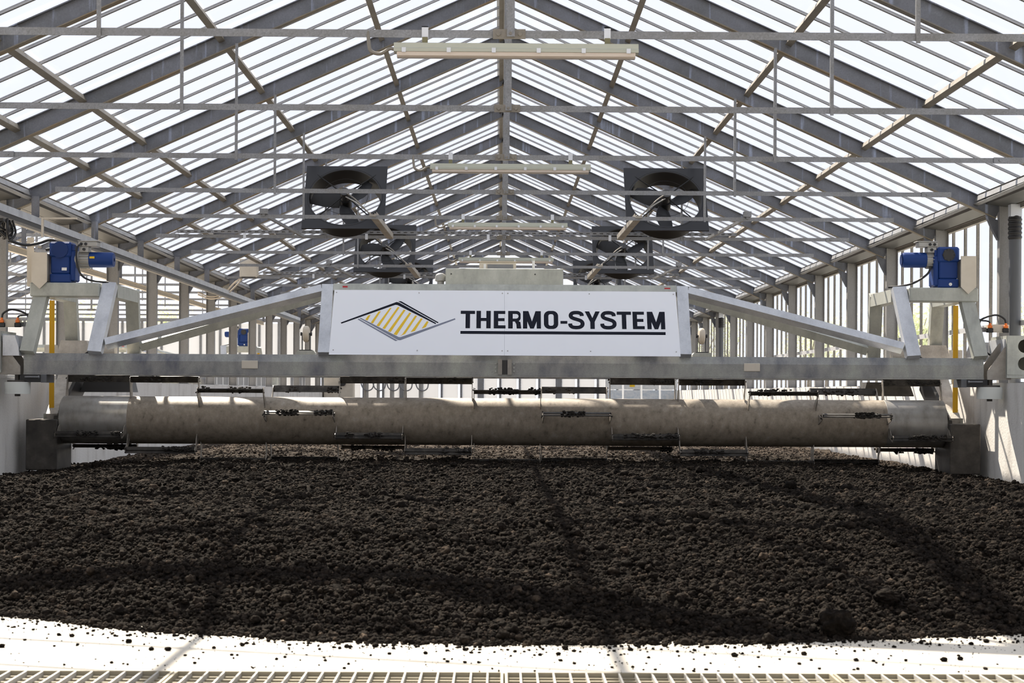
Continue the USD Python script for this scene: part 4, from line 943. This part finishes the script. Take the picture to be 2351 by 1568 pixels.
scatter(160, 12.0, 19.2, lambda y: .335 * y + .1, .022, .045, 2.2)
scatter(14000, 19.5, 26.0, lambda y: y * 0 + 5.3, .007, .018, 2.0)
scatter(7000, 5.9, 8.7, lambda y: y * 0 + 5.4, .008, .022, 2.2)
scatter(24000, 8.5, 17.5, lambda y: y * 0 + 5.4, .009, .024, 2.0)
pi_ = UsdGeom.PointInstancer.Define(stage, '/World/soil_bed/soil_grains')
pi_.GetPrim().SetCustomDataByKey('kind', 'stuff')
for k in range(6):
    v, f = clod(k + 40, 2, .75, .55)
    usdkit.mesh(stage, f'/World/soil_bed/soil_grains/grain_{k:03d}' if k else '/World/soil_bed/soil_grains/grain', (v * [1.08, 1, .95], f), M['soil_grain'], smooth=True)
pi_.CreatePrototypesRel().SetTargets([Sdf.Path('/World/soil_bed/soil_grains/grain' + (f'_{k:03d}' if k else '')) for k in range(6)])
P = np.vstack(P); S_ = np.concatenate(S_); n_ = len(P)
pi_.CreatePositionsAttr(Vt.Vec3fArray.FromNumpy(P.astype(np.float32)))
pi_.CreateScalesAttr(Vt.Vec3fArray.FromNumpy(np.repeat(S_[:, None], 3, 1).astype(np.float32)))
pi_.CreateProtoIndicesAttr(Vt.IntArray.FromNumpy(r.integers(0, 6, n_).astype(np.int32)))
an = r.uniform(0, 2 * math.pi, n_)
q_ = np.stack([np.zeros(n_), np.zeros(n_), np.sin(an / 2), np.cos(an / 2)], 1)
pi_.CreateOrientationsAttr(Vt.QuathArray([Gf.Quath(float(c), 0.0, 0.0, float(z)) for z, c in zip(np.sin(an / 2), np.cos(an / 2))]))

# crumbs on the floor (uncounted) and bigger clods (each a thing)
r = np.random.default_rng(21); m = MB(); shapes = [clod(k, 1, .6) for k in range(8)]
n = 0
while n < 6500:
    x = r.uniform(-2.5, 2.6); tl_ = float(toe(np.array([x]))[0]); y = tl_ + .03 - abs(r.normal(0, .15)) if r.random() < .84 else r.uniform(5.66, tl_)
    if y < 5.66: continue
    s = .0014 + .0062 * r.random() ** 4.5
    v, f = shapes[r.integers(8)]; a = r.uniform(0, 6.28)
    R = np.array([[math.cos(a), -math.sin(a), 0], [math.sin(a), math.cos(a), 0], [0, 0, 1]])
    m.add((v * [r.uniform(.8, 1.4), 1, .75]) @ R.T * s + [x, y, s * .55], f); n += 1
tag(m.build('soil_crumbs', M['soil']), 'scattered dark crumbs of soil on the pale floor in front of the bed', 'crumbs', kind='stuff')
big = [(1925, 1432, .062, 'largest round soil clod at the front edge of the bed, right of centre'), (2042, 1410, .050, 'broad flat soil clod just right of the largest round clod')]
def place_clod(px, py, s, label, group, seed, flat_=.8, z0=None):
    y = FPX * (CAMZ - (s * flat_)) / (py - 905.1 - (px - 1175.5) * .0053); x = (px - 1147) * y / FPX
    t = thing('soil_clod', label, 'soil clod', (x, y, 0), group)
    v, f = clod(seed, 4 if s > .04 else 3, .5)
    z = float(soil_base(np.array([x]), np.array([y]))[0]); z = max(z, 0)
    MB().add(v * [s * 1.08, s, s * flat_] + [0, 0, z + s * flat_ * .82], f).build('lump', M['soil'], t, smooth=True)
place_clod(1925, 1430, .064, big[0][3], None, 41, .92)
place_clod(2042, 1412, .050, big[1][3], None, 42, .72)
sp_ = [(495, 1485), (352, 1488), (390, 1488), (140, 1455), (170, 1457), (10, 1480), (1970, 1515), (2210, 1512), (2172, 1514), (2235, 1478), (2270, 1472), (1243, 1502), (1285, 1500), (1300, 1486), (1070, 1490), (1160, 1480), (865, 1480), (740, 1470), (800, 1482), (1690, 1503), (1770, 1484), (1850, 1500), (620, 1470), (1450, 1490), (1530, 1480), (980, 1498), (560, 1478), (300, 1470)]
for k, (px, py) in enumerate(sp_):
    place_clod(px, py, .0075 + .005 * ((k * 37) % 11) / 11, 'small loose soil clod lying on the pale floor before the bed', 'loose clods on the pale floor', 60 + k, .75)
mids = [(1190, 1345), (1130, 1360), (1060, 1385), (1290, 1330), (420, 1440), (85, 1400), (230, 1330), (330, 1390), (700, 1400), (1600, 1420), (1480, 1250), (2290, 1285), (1820, 1330), (2140, 1350), (1750, 1180), (800, 1150)]

# ------------------------------------------------------------------ trees and hedge outside
def tree(x, y, h, rad, label, seed, lm='leaf_pale', nl=2600, group=None, sparse=.0):
    t = thing('tree', label, 'tree', (x, y, -.32), group)
    m = MB().cyl((0, 0, 0), (.1, 0, h * .55), .09 + .012 * h, 10, .05)
    r = np.random.default_rng(seed)
    for k in range(7):
        a = r.uniform(0, 6.28); m.cyl((.05, 0, h * r.uniform(.3, .5)), (rad * .6 * math.cos(a), rad * .6 * math.sin(a), h * r.uniform(.6, .9)), .05, 6, .015)
    m.build('trunk', M['bark'], t)
    cl_ = r.normal(0, 1, (26, 3)) * [rad * .45, rad * .45, h * .16] + [0, 0, h * .68]
    p = cl_[r.integers(0, 26, nl)] + r.normal(0, 1, (nl, 3)) * rad * .17
    d1 = r.normal(0, 1, (nl, 3)); d1 /= np.linalg.norm(d1, axis=1, keepdims=True); d2 = np.cross(d1, r.normal(0, 1, (nl, 3))); d2 /= np.linalg.norm(d2, axis=1, keepdims=True)
    s = r.uniform(.05, .11, (nl, 1)) * (1 + h * .03)
    v = np.stack([p - d1 * s, p + d2 * s * .5, p + d1 * s, p - d2 * s * .5], 1).reshape(-1, 3)
    f = np.arange(nl * 4).reshape(-1, 4)
    MB().add(v, f).build('foliage', M[lm], t)
tree(18.4, 74, 6.2, 1.7, 'slender pale green tree outside the right glazing, nearest to the machine', 1)
tree(20.0, 79, 4.6, 1.6, 'low pale bush-like tree beside the slender one outside the right glazing', 2)
for k, (x, y, h) in enumerate([(14.0, 118, 6.5), (22, 118, 7.6), (30, 118, 7.2), (38, 118, 7.8), (18.5, 136, 8.4), (27, 137, 7.4), (36, 136, 8), (46, 128, 7), (12, 150, 9)]):
    tree(x, y, h, 2.2, 'pale tree of the distant row beyond the right glazing', 10 + k, 'leaf_mid', 2600, 'distant trees beyond the right glazing')
for k, (x, y, h) in enumerate([(-23.5, 63, 5.0), (-28.5, 72, 5.5), (-22, 73, 5.2), (-30, 86, 6), (-17, 66, 4.4), (-23, 86, 5.5), (-15.5, 80, 5.5)]):
    tree(x, y, h, 2.0, 'pale green tree beyond the neighbouring hall', 30 + k, 'leaf_pale', 2200, 'trees beyond the neighbouring hall')
